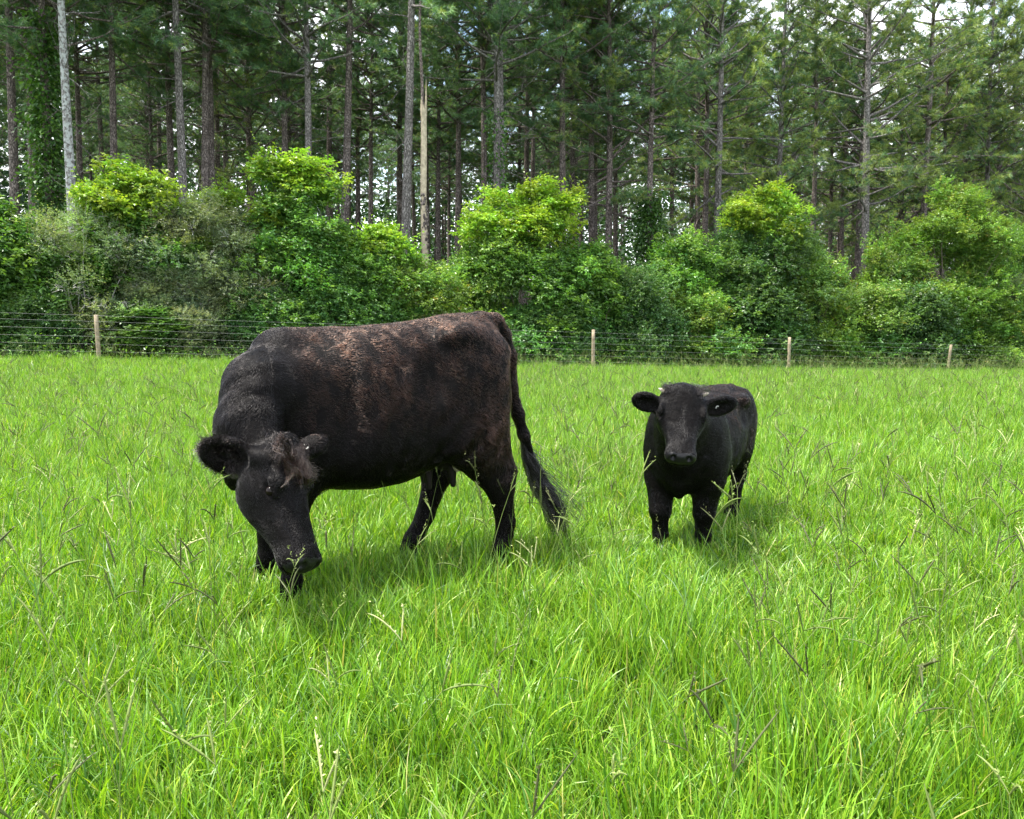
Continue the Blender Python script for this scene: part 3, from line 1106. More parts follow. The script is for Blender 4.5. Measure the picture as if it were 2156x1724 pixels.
    rt = qs(xx, ux, .05 - xx * .10 - np.abs(ux) * .18)
    dr = unit(N * .55 + A * .6 + wob(rt, 45, 2) * .9)
    strands('forehead_curls', rt, dr, rng.uniform(.015, .034, m), .0008, np.array([.03, .02, .016]) * rng.uniform(.5, 1.6, (m, 1)), root, .8, npt=6, sag=.4)
    # fuzz inside and round the near ear
    a, b, n, c, ln = e1
    m = 4200
    an, rr = rng.uniform(0, 6.28, m), np.sqrt(rng.uniform(0.05, 1, m))
    rt = c + np.outer(np.cos(an) * rr * ln * .44, a) + np.outer(np.sin(an) * rr * .078, b) + n * (.004 + .0 * an[:, None])
    dr = unit(np.outer(np.cos(an) * rr, a) + np.outer(np.sin(an) * rr, b) + n * .8 + rng.normal(0, .3, (m, 3)))
    strands('ear_fuzz', rt, dr, rng.uniform(.012, .030, m), .0008, np.array([.010, .008, .0075]) * rng.uniform(.6, 1.6, (m, 1)), root, .3)
    # tail switch
    m = 1500
    ctrl = np.array([W(1093, 885, 4.225), W(1105, 935, 4.23), W(1120, 985, 4.23), W(1141, 1030, 4.23), W(1168, 1072, 4.22), W(1182, 1122, 4.21)])
    ends = rng.normal(0, 1, (34, 3)) * np.array([.026, .026, .02])
    cl = rng.integers(0, 34, m)
    st = rng.uniform(0, .5, m)
    pts = np.zeros((m, 9, 3))
    lenf = rng.beta(2.2, 1.3, m) * .95 + .12
    for i in range(9):
        tt = np.clip(st * .5 + (1 - st * .5) * lenf * i / 8, 0, 1)
        cc = np.stack([np.interp(tt, np.linspace(0, 1, 6), ctrl[:, k]) for k in range(3)], 1)
        pts[:, i] = cc + ends[cl] * (np.clip(tt, 0, 1) ** 1.15 * (1.25 - .55 * tt))[:, None] * 1.5 + rng.normal(0, .0035, (m, 3)) * (1 + 1.2 * tt[:, None]) + .014 * wob(ends[cl] * 14 + tt[:, None] * 2.6, 3) * tt[:, None] ** .7
    fly = rng.uniform(0, 1, m) < .05
    u = np.linspace(0, 1, 9)
    pts[fly] += (np.array(M @ np.array([.18, 0, .03]))[None, None] * (u[None, :, None] ** 2)) * rng.uniform(.3, 1, (fly.sum(), 1, 1))
    hc = bpy.data.hair_curves.new('tail_switch')
    hc.add_curves([9] * m)
    hc.attributes['position'].data.foreach_set('vector', pts.astype(np.float32).ravel())
    ra = hc.attributes.get('radius') or hc.attributes.new('radius', 'FLOAT', 'POINT')
    ra.data.foreach_set('value', np.tile(np.linspace(.0018, .0006, 9), m).astype(np.float32))
    ca = hc.attributes.new('hair_tint', 'FLOAT_COLOR', 'CURVE')
    cc = np.ones((m, 4), np.float32)
    cc[:, :3] = np.array([.012, .011, .011]) * rng.uniform(.6, 1.6, (m, 1))
    ca.data.foreach_set('color', cc.ravel())
    hc.materials.append(M_HAIR)
    link('tail_switch', hc, root)


def build_calf():
    f = unit(np.array([-.524, -.852, 0]))
    l = np.array([-f[1], f[0], 0])
    O = np.array([1.12, 4.60, float(gz(1.12, 4.60))])
    M = np.stack([f, l, np.array([0, 0, 1.0])])

    def W(px, py, Y):
        return M @ (P(px, py, Y) - O)

    def D(v):
        return M @ np.asarray(v, float)
    root = empty('calf', O, math.atan2(f[1], f[0]), 'small black calf standing and looking straight at the viewer', 'calf')
    fd = Field((-.72, -.45, -.02), (.98, .45, 1.02), 0.007)
    fd.loft((0, 0, 0), np.eye(3), [
        (-.52, .76, .66, .04), (-.50, .80, .60, .09), (-.45, .845, .50, .135), (-.36, .868, .45, .165), (-.25, .868, .405, .18),
        (-.10, .855, .365, .205), (.06, .848, .345, .215), (.18, .85, .35, .205), (.29, .855, .36, .205), (.38, .84, .375, .190),
        (.45, .79, .41, .155), (.50, .72, .47, .10), (.53, .64, .54, .04)], .04, 2.3, -.08)
    for e in (-1, 1):
        fd.ell((-.22, e * .15, .80), (.055, .035, .03), .05)
        fd.ell((-.49, e * .09, .77), (.035, .03, .04), .04)
        fd.ell((-.11, e * .195, .74), (.05, .03, .06), .05, sub=True)
        fd.ell((.33, e * .135, .64), (.12, .065, .20), .07)
        fd.ell((.25, e * .14, .52), (.09, .06, .11), .06)
    hl = [((-.34, .108, .62), (-.27, .12, .48), (-.345, .108, .335), (-.325, .096, .19), (-.29, .090, .09), (-.265, .088, .03)),
          ((-.36, -.115, .62), (-.31, -.12, .48), (-.405, -.10, .335), (-.40, -.085, .19), (-.37, -.078, .09), (-.345, -.075, .03))]
    for th, st, hk, cn, fl, hf in hl:
        fd.ell((th[0] - .01, th[1], th[2]), (.15, .082, .22), .06)
        fd.cone(st, hk, .10, .048, .05, ((0, 1, 0), .8))
        fd.cone(np.array(hk) + (-.038, 0, .03), hk, .017, .035, .025)
        fd.cone(hk, cn, .046, .034, .02)
        fd.cone(cn, fl, .034, .040, .02)
        fd.cone(fl, hf, .040, .042, .02)
    fl_ = [((.36, -.115, .55), (.36, -.12, .43), (.41, -.105, .25), (.405, -.10, .11), (.42, -.10, .03)),
           ((.32, .115, .55), (.31, .12, .43), (.325, .115, .25), (.315, .112, .11), (.33, .11, .03))]
    for sh, el, kn, ft, hf in fl_:
        fd.cone(sh, el, .095, .085, .05)
        fd.cone(el, kn, .086, .060, .04)
        fd.ell(kn, (.056, .054, .058), .02)
        fd.cone(kn, ft, .048, .041, .02)
        fd.cone(ft, hf, .040, .042, .02)
    fd.ell((.42, 0, .47), (.10, .075, .10), .07)                  # brisket
    fd.cone((.44, 0, .42), (.40, 0, .36), .045, .03, .04, ((0, 1, 0), .6))
    fd.cone((-.02, 0, .36), (-.06, 0, .29), .05, .032, .05)       # sheath
    poll = W(1437, 828, 3.99)
    nose = W(1435, 957, 3.735)
    s = np.linalg.norm(nose - poll) / .535
    fr = frame_from(nose - poll, D((0.0, -.6, .8)))
    A, Lh, N = fr
    fd.cone((.34, 0, .66), poll + A * .03 - N * .06, .185, .105, .08, ((0, 0, 1), 1.05))
    fd.cone((.40, 0, .56), poll + A * .09 - N * .11, .13, .075, .07)
    q = head_sdf(fd, poll, fr, s, 1.58, .74)
    fd.ell(q(0, 0, .025), np.array([.05, .10, .045]) * s, .03, fr)
    e1 = ear_sdf(fd, q(.10, -.080, -.05), W(1331, 838, 3.99), D((-.1, -.95, -.25)), .054, .012)
    e2 = ear_sdf(fd, q(.10, .080, -.05), W(1550, 848, 4.0), D((.1, -.95, -.25)), .054, .012)
    tl = [(-.46, 0, .83), (-.53, 0, .80), (-.56, 0, .70), (-.565, .0, .55), (-.56, 0, .40)]
    fd.chain(tl, [.032, .024, .020, .018, .012], .025)
    V, Q = fd.surface()
    V = relax(V, Q, 2, .5)
    hd = V - poll
    hs = np.stack([hd @ A, hd @ Lh / 1.58, hd @ N], 1) / s
    onhead = (hs[:, 0] > -.03) & (hs[:, 0] < .6) & (np.abs(hs[:, 1]) < .15) & (hs[:, 2] < .1) & (hs[:, 2] > -.22)
    nosem = onhead & (hs[:, 0] > .512) & (hs[:, 2] > -.10)
    fm = nosem[Q].all(1).astype(int)
    link('body', mesh_from('calf_body', V, Q, [M_SKIN, M_NOSE], True, None, fm), root)
    for e in (-1, 1):
        Vv, Qq = uv_sphere(q(.203, e * .099, -.040), .0245 * s)
        link('eye', mesh_from('eye', Vv, Qq, [M_EYE]), root)
        # horn buds
        b0 = q(.015, e * .088, .025)
        dv = unit(Lh * e * .9 - A * .25 + N * .25)
        Vv, Qq = tube([b0, b0 + dv * .014, b0 + dv * .026, b0 + dv * .032], [.011, .009, .005, .001], 10)
        link('horn', mesh_from('horn', Vv, Qq, [M_HORN]), root)
    for h, fw in ((hl[0][-1], (1, 0)), (hl[1][-1], (1, 0)), (fl_[0][-1], (1, 0)), (fl_[1][-1], (1, 0))):
        hoof(root, h, fw, .78)
    a, b, n, c, ln = e2
    ring = [c + n * .010 - a * .02 + .0075 * (math.cos(t) * a + math.sin(t) * b) for t in np.linspace(.6, 3.6, 13)]
    Vv, Qq = tube(ring, .0022, 6)
    link('ear_tag', mesh_from('ear_tag', Vv, Qq, [M_TAG]), root)
    VN = vnormals(V, Q)
    dens = np.ones(len(V))
    dens[nosem] = 0
    dens[V[:, 2] < .07] = 0
    de = np.minimum(np.linalg.norm(V - q(.203, -.105, -.04), axis=1), np.linalg.norm(V - q(.203, .105, -.04), axis=1))
    dens[de < .034 * s] = 0
    dens[onhead] *= 1.8
    nh = 90000
    T, wt = sample_surface(V, Q, nh, dens)
    p = (V[T] * wt[..., None]).sum(1)
    nn = unit((VN[T] * wt[..., None]).sum(1))
    hh = (hs[T] * wt[..., None]).sum(1)
    ohd = onhead[T[:, 0]]
    flow = np.tile(np.array([-1.0, 0, -.5]), (nh, 1))
    low = np.clip((.56 - p[:, 2]) / .15, 0, 1)[:, None]
    flow = flow * (1 - low) + np.array([-.1, 0, -1.0]) * low
    flow[ohd] = A * .6 + hh[ohd, 1:2] * 9 * Lh
    up = ohd & (hh[:, 0] < .22) & (hh[:, 2] > -.06)
    flow[up] = -A * .5 + hh[up, 1:2] * 10 * Lh
    flow = flow + .3 * wob(p, 8) + .22 * wob(p, 24, 3)
    flow = flow - nn * (flow * nn).sum(1, keepdims=True)
    dirs = unit(unit(flow) + nn * .16 + rng.normal(0, .06, (nh, 3)))
    ln_ = .015 * rng.uniform(.6, 1.25, nh)
    ln_[ohd] *= .7
    red = np.clip((p[:, 2] - .5) / .25, 0, 1) * np.clip((.25 - p[:, 0]) / .4, 0, 1) * np.clip(.5 + .5 * wob(p, 8, 2)[:, 0], 0, 1) * .5
    tint = np.array([.0018, .0017, .0019]) * (1 - red[:, None]) + np.array([.06, .028, .018]) * red[:, None]
    tint *= rng.uniform(.6, 1.4, (nh, 1))
    strands('coat', p, dirs, ln_, .0007, tint, root, .3, nrm=nn)
    m = 900
    ux = rng.uniform(-.085, .085, m)
    rt = np.asarray(poll) + s * (np.outer(rng.normal(-.005, .018, m), A) + np.outer(ux * 1.62, Lh) + np.outer(np.full(m, .05), N))
    dr = unit(np.outer(rng.uniform(-.5, .5, m), A) + np.outer(ux * 8, Lh) + np.outer(rng.uniform(.3, .8, m), N) + rng.normal(0, .25, (m, 3)))
    strands('forelock', rt, dr, rng.uniform(.018, .04, m), .0008, np.array([.015, .013, .013]) * rng.uniform(.5, 1.5, (m, 1)), root, .6, npt=5, sag=.5)


# ------------------------------------------------------------------ fence
def build_fence():
    root = empty('wire_fence', (2.4, fence_y(2.4), float(gz(2.4, fence_y(2.4)))), 0,
                 'low wire fence on wooden posts along the far edge of the pasture', 'fence')
    o = np.array(root.location)
    xs = [-22.8, -16.4, -9.95, -3.0, 2.4, 9.0, 15.4, 21.9, 28.2]
    hs = [1.2, 1.2, 1.17, 1.25, 1.24, 1.22, 1.16, 1.2, 1.2]
    tops = []
    for x, h in zip(xs, hs):
        y = fence_y(x)
        z = float(gz(x, y))
        lean = rng.normal(0, .03, 2)
        t = np.linspace(0, 1, 6)
        pts = np.stack([x + lean[0] * t, y + lean[1] * t, z - .15 + (h + .15) * t], 1)
        r = np.array([.051, .050, .050, .049, .048, .046]) * rng.uniform(.92, 1.06)
        g = Geo()
        Vv, Qq = tube(pts - o, r, 12)
        k = len(Vv)
        Vv = np.concatenate([Vv, [pts[-1] - o + (0, 0, .006)]])
        Tt = np.array([[k - 12 + i, k - 12 + (i + 1) % 12, k] for i in range(12)])
        g.add(Vv, Qq, Tt)
        link('post', g.mesh('post', [M_POST], True), root)
        tops.append((x, y, z))
    for hgt in (.30, .48, .66, .84, 1.02, 1.16):
        pts = []
        for i in range(len(tops) - 1):
            a, b = np.array(tops[i]), np.array(tops[i + 1])
            for t in np.linspace(0, 1, 7)[:-1]:
                p = a + (b - a) * t + np.array([0, 0, hgt - .05 * t * (1 - t)])
                p[1] -= .066
                pts.append(p)
        pts.append(np.array(tops[-1]) + np.array([0, -.066, hgt]))
        Vv, Qq = tube(np.array(pts) - o, .0012, 4)
        link('wire', mesh_from('wire', Vv, Qq, [M_WIRE]), root)


# ------------------------------------------------------------------ pines
def pine_proto(H, cb, r0, crown=3.7, dead=16, yellow=0.15, nbr=72):
    tr, lb = Geo(), Geo()
    z = np.linspace(-.3, H, 16)
    t = np.clip(z / H, 0, 1)
    ph = rng.uniform(0, 6.28, 4)
    cx = .10 * np.sin(t * 5 + ph[0]) * t + rng.normal(0, .25) * t
    cy = .10 * np.sin(t * 4 + ph[1]) * t + rng.normal(0, .25) * t
    axis = np.stack([cx, cy, z], 1)
    tr.tube(axis, r0 * (1 - .80 * t ** 1.1) * (1 + .18 * np.exp(-np.clip(z, 0, 9) * 2)) + .01, 14)

    def at(zz):
        return np.array([np.interp(zz, z, cx), np.interp(zz, z, cy), zz])

    def rad(zz):
        tt = min(1, max(0, zz / H))
        return r0 * (1 - .80 * tt ** 1.1)
    for _ in range(dead):
        zz = 2.0 + (cb - .5) * rng.uniform(0, 1) ** .6
        az = rng.uniform(0, 6.28)
        ln = rng.uniform(.3, 1.9)
        el = rng.normal(.2, .42)
        d = np.array([math.cos(az) * math.cos(el), math.sin(az) * math.cos(el), math.sin(el)])
        u = np.linspace(0, 1, 5)[:, None]
        p = at(zz) + d * ln * u + np.array([0, 0, rng.normal(0, .3)]) * u ** 2 + rng.normal(0, .04, (5, 3)) * u
        r = rng.uniform(.010, .022)
        lb.tube(p, np.linspace(r, r * .35, 5), 5)
        if ln > 1 and rng.uniform() < .7:
            for _k in range(2):
                k = rng.integers(2, 4)
                q = p[k] + (unit(d + rng.normal(0, .6, 3)) * ln * .4) * np.linspace(0, 1, 3)[:, None]
                lb.tube(q, np.linspace(r * .6, r * .2, 3), 4)
    tc_, td_ = [], []
    for i in range(nbr):
        v = (i + rng.uniform(0, 1)) / nbr
        zz = cb + (H - cb) * v ** .8 + rng.normal(0, .25)
        tt = (zz - cb) / (H - cb)
        az = i * 2.4 + rng.normal(0, .4)
        ln = crown * (.35 + .75 * (1 - tt) ** .8) * rng.uniform(.6, 1.12) * min(1, .65 + tt * 3)
        el = -.08 + .85 * tt + rng.normal(0, .28)
        d = np.array([math.cos(az) * math.cos(el), math.sin(az) * math.cos(el), math.sin(el)])
        u = np.linspace(0, 1, 6)[:, None]
        sb = np.array([-d[1], d[0], 0]) * rng.normal(0, .16)
        p = at(zz) + d * ln * u + (np.array([0, 0, rng.uniform(-.12, .32)]) + sb) * ln * u ** 2 + rng.normal(0, .07, (6, 3)) * u
        r = .012 + .013 * ln
        lb.tube(p, np.linspace(r, .006, 6), 5)
        nt_ = rng.integers(9, 15)
        for k in range(nt_):
            w_ = rng.uniform(.28, 1.0)
            b0 = np.array([np.interp(w_, u[:, 0], p[:, c]) for c in range(3)])
            sd = unit(np.cross(d, [0, 0, 1.0])) * rng.choice([-1, 1])
            td = unit(d * rng.uniform(.3, 1) + sd * rng.uniform(.2, 1) + np.array([0, 0, rng.uniform(-.15, .55)]))
            tl = rng.uniform(.25, .8) * (1.1 - .4 * w_)
            lb.tube(b0 + td * tl * np.linspace(0, 1, 3)[:, None], [.007, .005, .003], 3)
            m = rng.integers(3, 6)
            s_ = np.linspace(.35, 1.05, m)
            tc_.append(b0 + td * tl * s_[:, None])
            td_.append(np.tile(td, (m, 1)))
        tc_.append(p[3:])
        td_.append(np.tile(d, (3, 1)))
    c = np.concatenate(tc_)
    d = np.concatenate(td_)
    nn = 15
    T = len(c)
    cc = np.repeat(c, nn, 0) + rng.normal(0, .025, (T * nn, 3))
    dd = unit(np.repeat(d, nn, 0) * .75 + np.array([0, 0, .2]) + unit(rng.normal(0, 1, (T * nn, 3))) * .9)
    ln = rng.uniform(.13, .23, T * nn)
    sd = unit(np.cross(dd, rng.normal(0, 1, (T * nn, 3))))
    a = cc - sd * .009
    b = cc + sd * .009
    e = cc + dd * ln[:, None] - np.array([0, 0, .03])
    Vv = np.stack([a, b, e], 1).reshape(-1, 3)
    Tt = np.arange(T * nn * 3).reshape(-1, 3)
    tcol = pal(T, [(.070, .146, .060), (.098, .184, .064), (.175, .240, .056), (.050, .110, .058)], [4, 3, 6 * yellow, 2])
    ng = Geo().add(Vv, T=Tt, tint=np.repeat(tcol, nn * 3, 0))
    return tr.mesh('trunk', [M_BARK]), lb.mesh('limbs', [M_BARK]), ng.mesh('crown', [M_NEEDLE], False), (axis, r0, H)


def variant(me, mat):
    m2 = me.copy()
    m2.materials.clear()
    m2.materials.append(mat)
    return m2


def ivy_mesh(axis, r0, z0, z1, n, spread):
    zz = rng.uniform(z0, z1, n)
    az = rng.uniform(0, 6.28, n)
    rr = r0 + np.abs(rng.normal(0, spread, n)) * (.45 + .55 * np.sin(zz * 2.1 + 1) ** 2)
    c = np.stack([np.interp(zz, axis[:, 2], axis[:, 0]) + rr * np.cos(az), np.interp(zz, axis[:, 2], axis[:, 1]) + rr * np.sin(az), zz], 1)
    d = np.stack([np.cos(az), np.sin(az), rng.normal(-.5, .4, n)], 1) + rng.normal(0, .4, (n, 3))
    V, Q, T = leaves(c, d, rng.uniform(.10, .17, n), rng.uniform(.08, .13, n), pal(n, [(.05, .13, .02), (.08, .17, .025), (.035, .09, .02)], [3, 2, 2]))
    return Geo().add(V, Q, tint=T).mesh('ivy', [M_LEAF], False)


def build_pines():
    protos = [pine_proto(17, 9.0, .165), pine_proto(16, 4.8, .155, 3.5, 14, 1.5), pine_proto(18, 10.4, .17, 4.0, 16),
              pine_proto(16, 7.8, .15, 3.4, 20, .2), pine_proto(17, 5.2, .16, 3.9, 12, 1.8), pine_proto(17, 9.2, .145, 3.3, 22)]
    grey = {k: (variant(protos[k][0], M_BARK_GREY), variant(protos[k][1], M_BARK_GREY)) for k in range(6)}
    lich = {k: (variant(protos[k][0], M_BARK_LICHEN), variant(protos[k][1], M_BARK_GREY)) for k in range(6)}
    placed = []

    def put(x, y, k, s, rz, label, group, skin='brown', ivy=None, px=None):
        z = float(gz(x, y))
        root = empty('pine_tree', (x, y, z), rz, label, 'tree', group)
        root.scale = (s, s, s)
        tilt = -.65 * x / (y + .2) * math.tan(PITCH) + rng.normal(0, .008)
        if px is not None:
            zt = z + 4.5
            x = (px - 1077.5) / F * (y * math.cos(PITCH) + (CAM_H - zt) * math.sin(PITCH)) - 4.5 * tilt
            root.location.x = x
        root.rotation_euler = (Matrix.Rotation(tilt, 3, 'Y') @ Matrix.Rotation(rz, 3, 'Z')).to_euler()
        tm, lm, cm, (axis, r0, H) = protos[k]
        if skin == 'grey':
            tm, lm = grey[k]
        if skin == 'lichen':
            tm, lm = lich[k]
        link('trunk', tm, root)
        tag(link('limbs', lm, root), kind='stuff')
        link('crown', cm, root)
        if ivy:
            link('ivy', ivy_mesh(axis, r0, *ivy), root)
        placed.append((x, y))
    G1 = 'pines in the front rows of the wood'
    # photo x, distance behind the fence, prototype, size, skin, label, ivy
    front = [
        (28, 8.5, 2, .95, 'brown', 'dark pine at the far left edge of the wood, behind the leafy bush', None),
        (68, 12, 0, 1.0, 'brown', 'slim dark pine just left of the ivy clad pine', None),
        (103, 7.0, 3, 1.0, 'brown', 'pine with its trunk wrapped in ivy, left of the whitish trunk', (.5, 9.5, 6500, .34)),
        (154, 5.6, 2, .9, 'lichen', 'pine with a pale whitish lichen covered trunk above the twiggy grey bush', None),
        (240, 9.5, 5, 1.0, 'brown', 'dark pine standing alone between the whitish trunk and the first bright bush', None),
        (320, 17, 3, .8, 'brown', 'small dark pine forking low above the first bright bush', None),
        (365, 13, 0, .95, 'brown', 'thin dark pine directly left of the reddish grey trunk', None),
        (389, 8.2, 5, 1.05, 'grey', 'pine with a reddish grey straight trunk rising behind the first bright bush', None),
        (427, 9.8, 2, .95, 'brown', 'left pine of the close dark pair', None),
        (443, 10.6, 0, .98, 'brown', 'right pine of the close dark pair', None),
        (527, 15, 4, .85, 'brown', 'short dark bushy pine left of the tallest bright shrub', None),
        (596, 11, 3, .98, 'brown', 'brown pine just above the left shoulder of the tallest bright shrub', None),
        (648, 8.0, 0, .95, 'grey', 'light barked pine rising straight behind the tip of the tallest bright shrub', None),
        (722, 9.0, 2, .98, 'brown', 'dark pine to the right of the tallest bright shrub', None),
        (778, 15, 5, .9, 'brown', 'thin dark pine between the tall shrub and the pale grey trunk', None),
        (851, 6.0, 2, 1.08, 'grey', 'tall pale grey pine left of the broken dead trunk', None),
        (925, 14, 3, .9, 'brown', 'thin dark pine right behind the broken dead trunk', None),
        (962, 12.5, 0, .92, 'brown', 'slender dark pine left of the cone shaped bush', None),
        (1022, 10, 5, 1.0, 'brown', 'dark pine behind the twin grey trunk above the cone shaped bush', None),
        (1043, 7.0, 0, 1.0, 'grey', 'ivy flecked grey trunk, left one of the twins above the cone shaped bush', (3.0, 8.5, 700, .16)),
        (1062, 7.8, 2, 1.0, 'grey', 'right one of the twin grey trunks above the cone shaped bush', None),
        (1186, 8.4, 5, 1.05, 'brown', 'dark pine rising right of the tip of the cone shaped bush', None),
        (1208, 11, 3, .95, 'brown', 'thin pine close behind the dark one right of the cone shaped bush', None),
        (1246, 9.5, 0, .95, 'brown', 'pine midway between the cone shaped bush and the ivy column', None),
        (1281, 8.0, 1, 1.0, 'brown', 'brown pine left of the ivy covered column with low green boughs', None),
        (1370, 6.6, 3, .95, 'brown', 'pine with its lower trunk hidden in a thick column of ivy', (.3, 6.4, 6000, .50)),
        (1482, 9.0, 0, .95, 'brown', 'left pine of the pair behind the shrub with the bright crest', None),
        (1508, 7.4, 4, 1.02, 'grey', 'right pine of the pair behind the shrub with the bright crest', None),
        (1628, 8.4, 1, 1.0, 'grey', 'grey pine rising right of the bright shrub crest', None),
        (1710, 9.6, 5, .95, 'brown', 'pine between the bright shrub crest and the large limbed pine', None),
        (1748, 13, 3, .9, 'brown', 'left slender trunk in the dark gap beside the large limbed pine', None),
        (1772, 12, 0, .88, 'brown', 'right slender trunk in the dark gap beside the large limbed pine', None),
        (1822, 5.4, 4, 1.12, 'grey', 'large pine with heavy spreading limbs and open crown at the right', None),
        (1900, 11, 1, .95, 'brown', 'pine behind the top of the yellow green bush', None),
        (1985, 9, 1, .9, 'brown', 'yellowish green pine with low boughs above the yellow green bush', None),
        (2076, 8.5, 4, 1.0, 'grey', 'grey pine standing right of the yellow green bush', None),
        (2106, 10.5, 1, .95, 'brown', 'thin dark pine at the right edge of the wood', None),
        (1938, 8.0, 4, 1.08, 'brown', 'leafy yellow green pine filling the gap right of the large limbed pine', None),
        (2030, 10.0, 4, 1.1, 'brown', 'tall yellow green pine between the yellow green bush and the grey pine at right', None),
        (2140, 11.5, 1, 1.15, 'brown', 'full crowned yellow green pine at the top right corner', None),
        (2165, 7.0, 4, .92, 'brown', 'yellow green pine cut by the right edge of the photo', None),
    ]
    for px, n, k, s, skin, lab, ivy in front:
        # walk along the ray until it is n metres behind the fence
        r = (px - 1077.5) / F / math.cos(PITCH)
        y = (22.97 + n * 1.062) / (1 - .357 * r * 1.0)
        x = r * (y + .24 / .987)
        put(x, y, k, s * rng.uniform(.97, 1.03), rng.uniform(0, 6.28), lab, G1, skin, ivy, px)
    pl = np.array(placed)
    cnt = 0
    tries = 0
    lst = list(map(tuple, pl))
    while cnt < 215 and tries < 6000:
        tries += 1
        n = 9 + 58 * rng.uniform(0, 1) ** 1.0
        y0 = 22.97 + n * 1.062
        r = rng.uniform(-.78, .74)
        y = y0 / (1 - .357 * r)
        x = r * y
        if min((x - a) ** 2 + (y - b) ** 2 for a, b in lst) < 2.3 ** 2:
            continue
        ppx = 1077.5 + F * r * math.cos(PITCH)
        if rng.uniform() < (.5 if 350 < ppx < 475 else .3 if 770 < ppx < 835 else 0):
            continue
        lst.append((x, y))
        yel = r > .2 and rng.uniform() < .7
        k = int(rng.choice([1, 4])) if yel else int(rng.choice([0, 1, 2, 3, 5], p=[.24, .12, .2, .24, .2]))
        put(x, y, k, rng.uniform(.85, 1.12), rng.uniform(0, 6.28), 'slender dark pine deep in the wood behind the front rows of trunks',
            'pines deep in the wood')
        cnt += 1

    # the broken dead trunk
    px, n = 902, 5.4
    r = (px - 1077.5) / F / math.cos(PITCH)
    y = (22.97 + n * 1.062) / (1 - .357 * r)
    x = r * (y + .24)
    z = float(gz(x, y))
    root = empty('dead_tree', (x, y, z), 0, 'broken dead tree with bare pale wood and a splintered top', 'tree')
    zz = np.linspace(-.2, 7.9, 14)
    axis = np.stack([.03 * np.sin(zz), .02 * np.cos(zz), zz], 1)
    V, Q = tube(axis, np.linspace(.118, .098, 14) * (1 + .05 * np.sin(zz * 2.3)), 12)
    link('trunk', mesh_from('dead_trunk', V, Q, [M_DEADWOOD]), root)
    g = Geo()
    for i in range(9):
        a = i * .7
        b = axis[-1] + np.array([math.cos(a) * .066, math.sin(a) * .066, -.25])
        hgt = rng.uniform(.30, .75) if i != 0 else 1.15
        g.tube(b + np.array([math.cos(a) * .03, math.sin(a) * .03, hgt]) * np.linspace(0, 1, 3)[:, None], [.042, .030, .005], 4)
    link('splinter', g.mesh('splinter', [M_DEADWOOD]), root)
    zt = np.linspace(7.3, 11.2, 7)
    V, Q = tube(np.stack([-.03 + .03 * np.sin(zt * 1.7), 0 * zt + .05, zt], 1), np.linspace(.062, .038, 7), 8)
    link('upper_stem', mesh_from('upper_stem', V, Q, [M_BARK]), root)
    for z0, z1, rr in ((3.4, 5.2, .108), (.6, 1.6, .118)):
        g = Geo()
        for _ in range(38):
            za, a = rng.uniform(z0, z1), rng.uniform(-2.9, .6)
            c = np.array([math.cos(a) * rr * .93, math.sin(a) * rr * .93, za])
            V, Q = uv_sphere(c, (.045, .03, rng.uniform(.05, .12)), None, 7, 5)
            g.add(V, Q)
        link('bark_patch', g.mesh('bark_patch', [M_BARK]), root)


# ------------------------------------------------------------------ shrubs along the fence
BRIGHT = [(.125, .245, .022), (.165, .275, .030), (.085, .190, .022)]
MID = [(.080, .185, .032), (.118, .230, .038), (.055, .135, .028)]
DARK = [(.062, .145, .036), (.092, .185, .042), (.046, .112, .033)]
GREY = [(.155, .215, .105), (.190, .250, .125), (.110, .165, .080)]
OLIVE = [(.155, .220, .090), (.190, .255, .110), (.110, .175, .070)]
YELL = [(.118, .220, .034), (.158, .255, .042), (.080, .172, .030), (.21, .21, .05)]


SHRUB_CACHE = {}


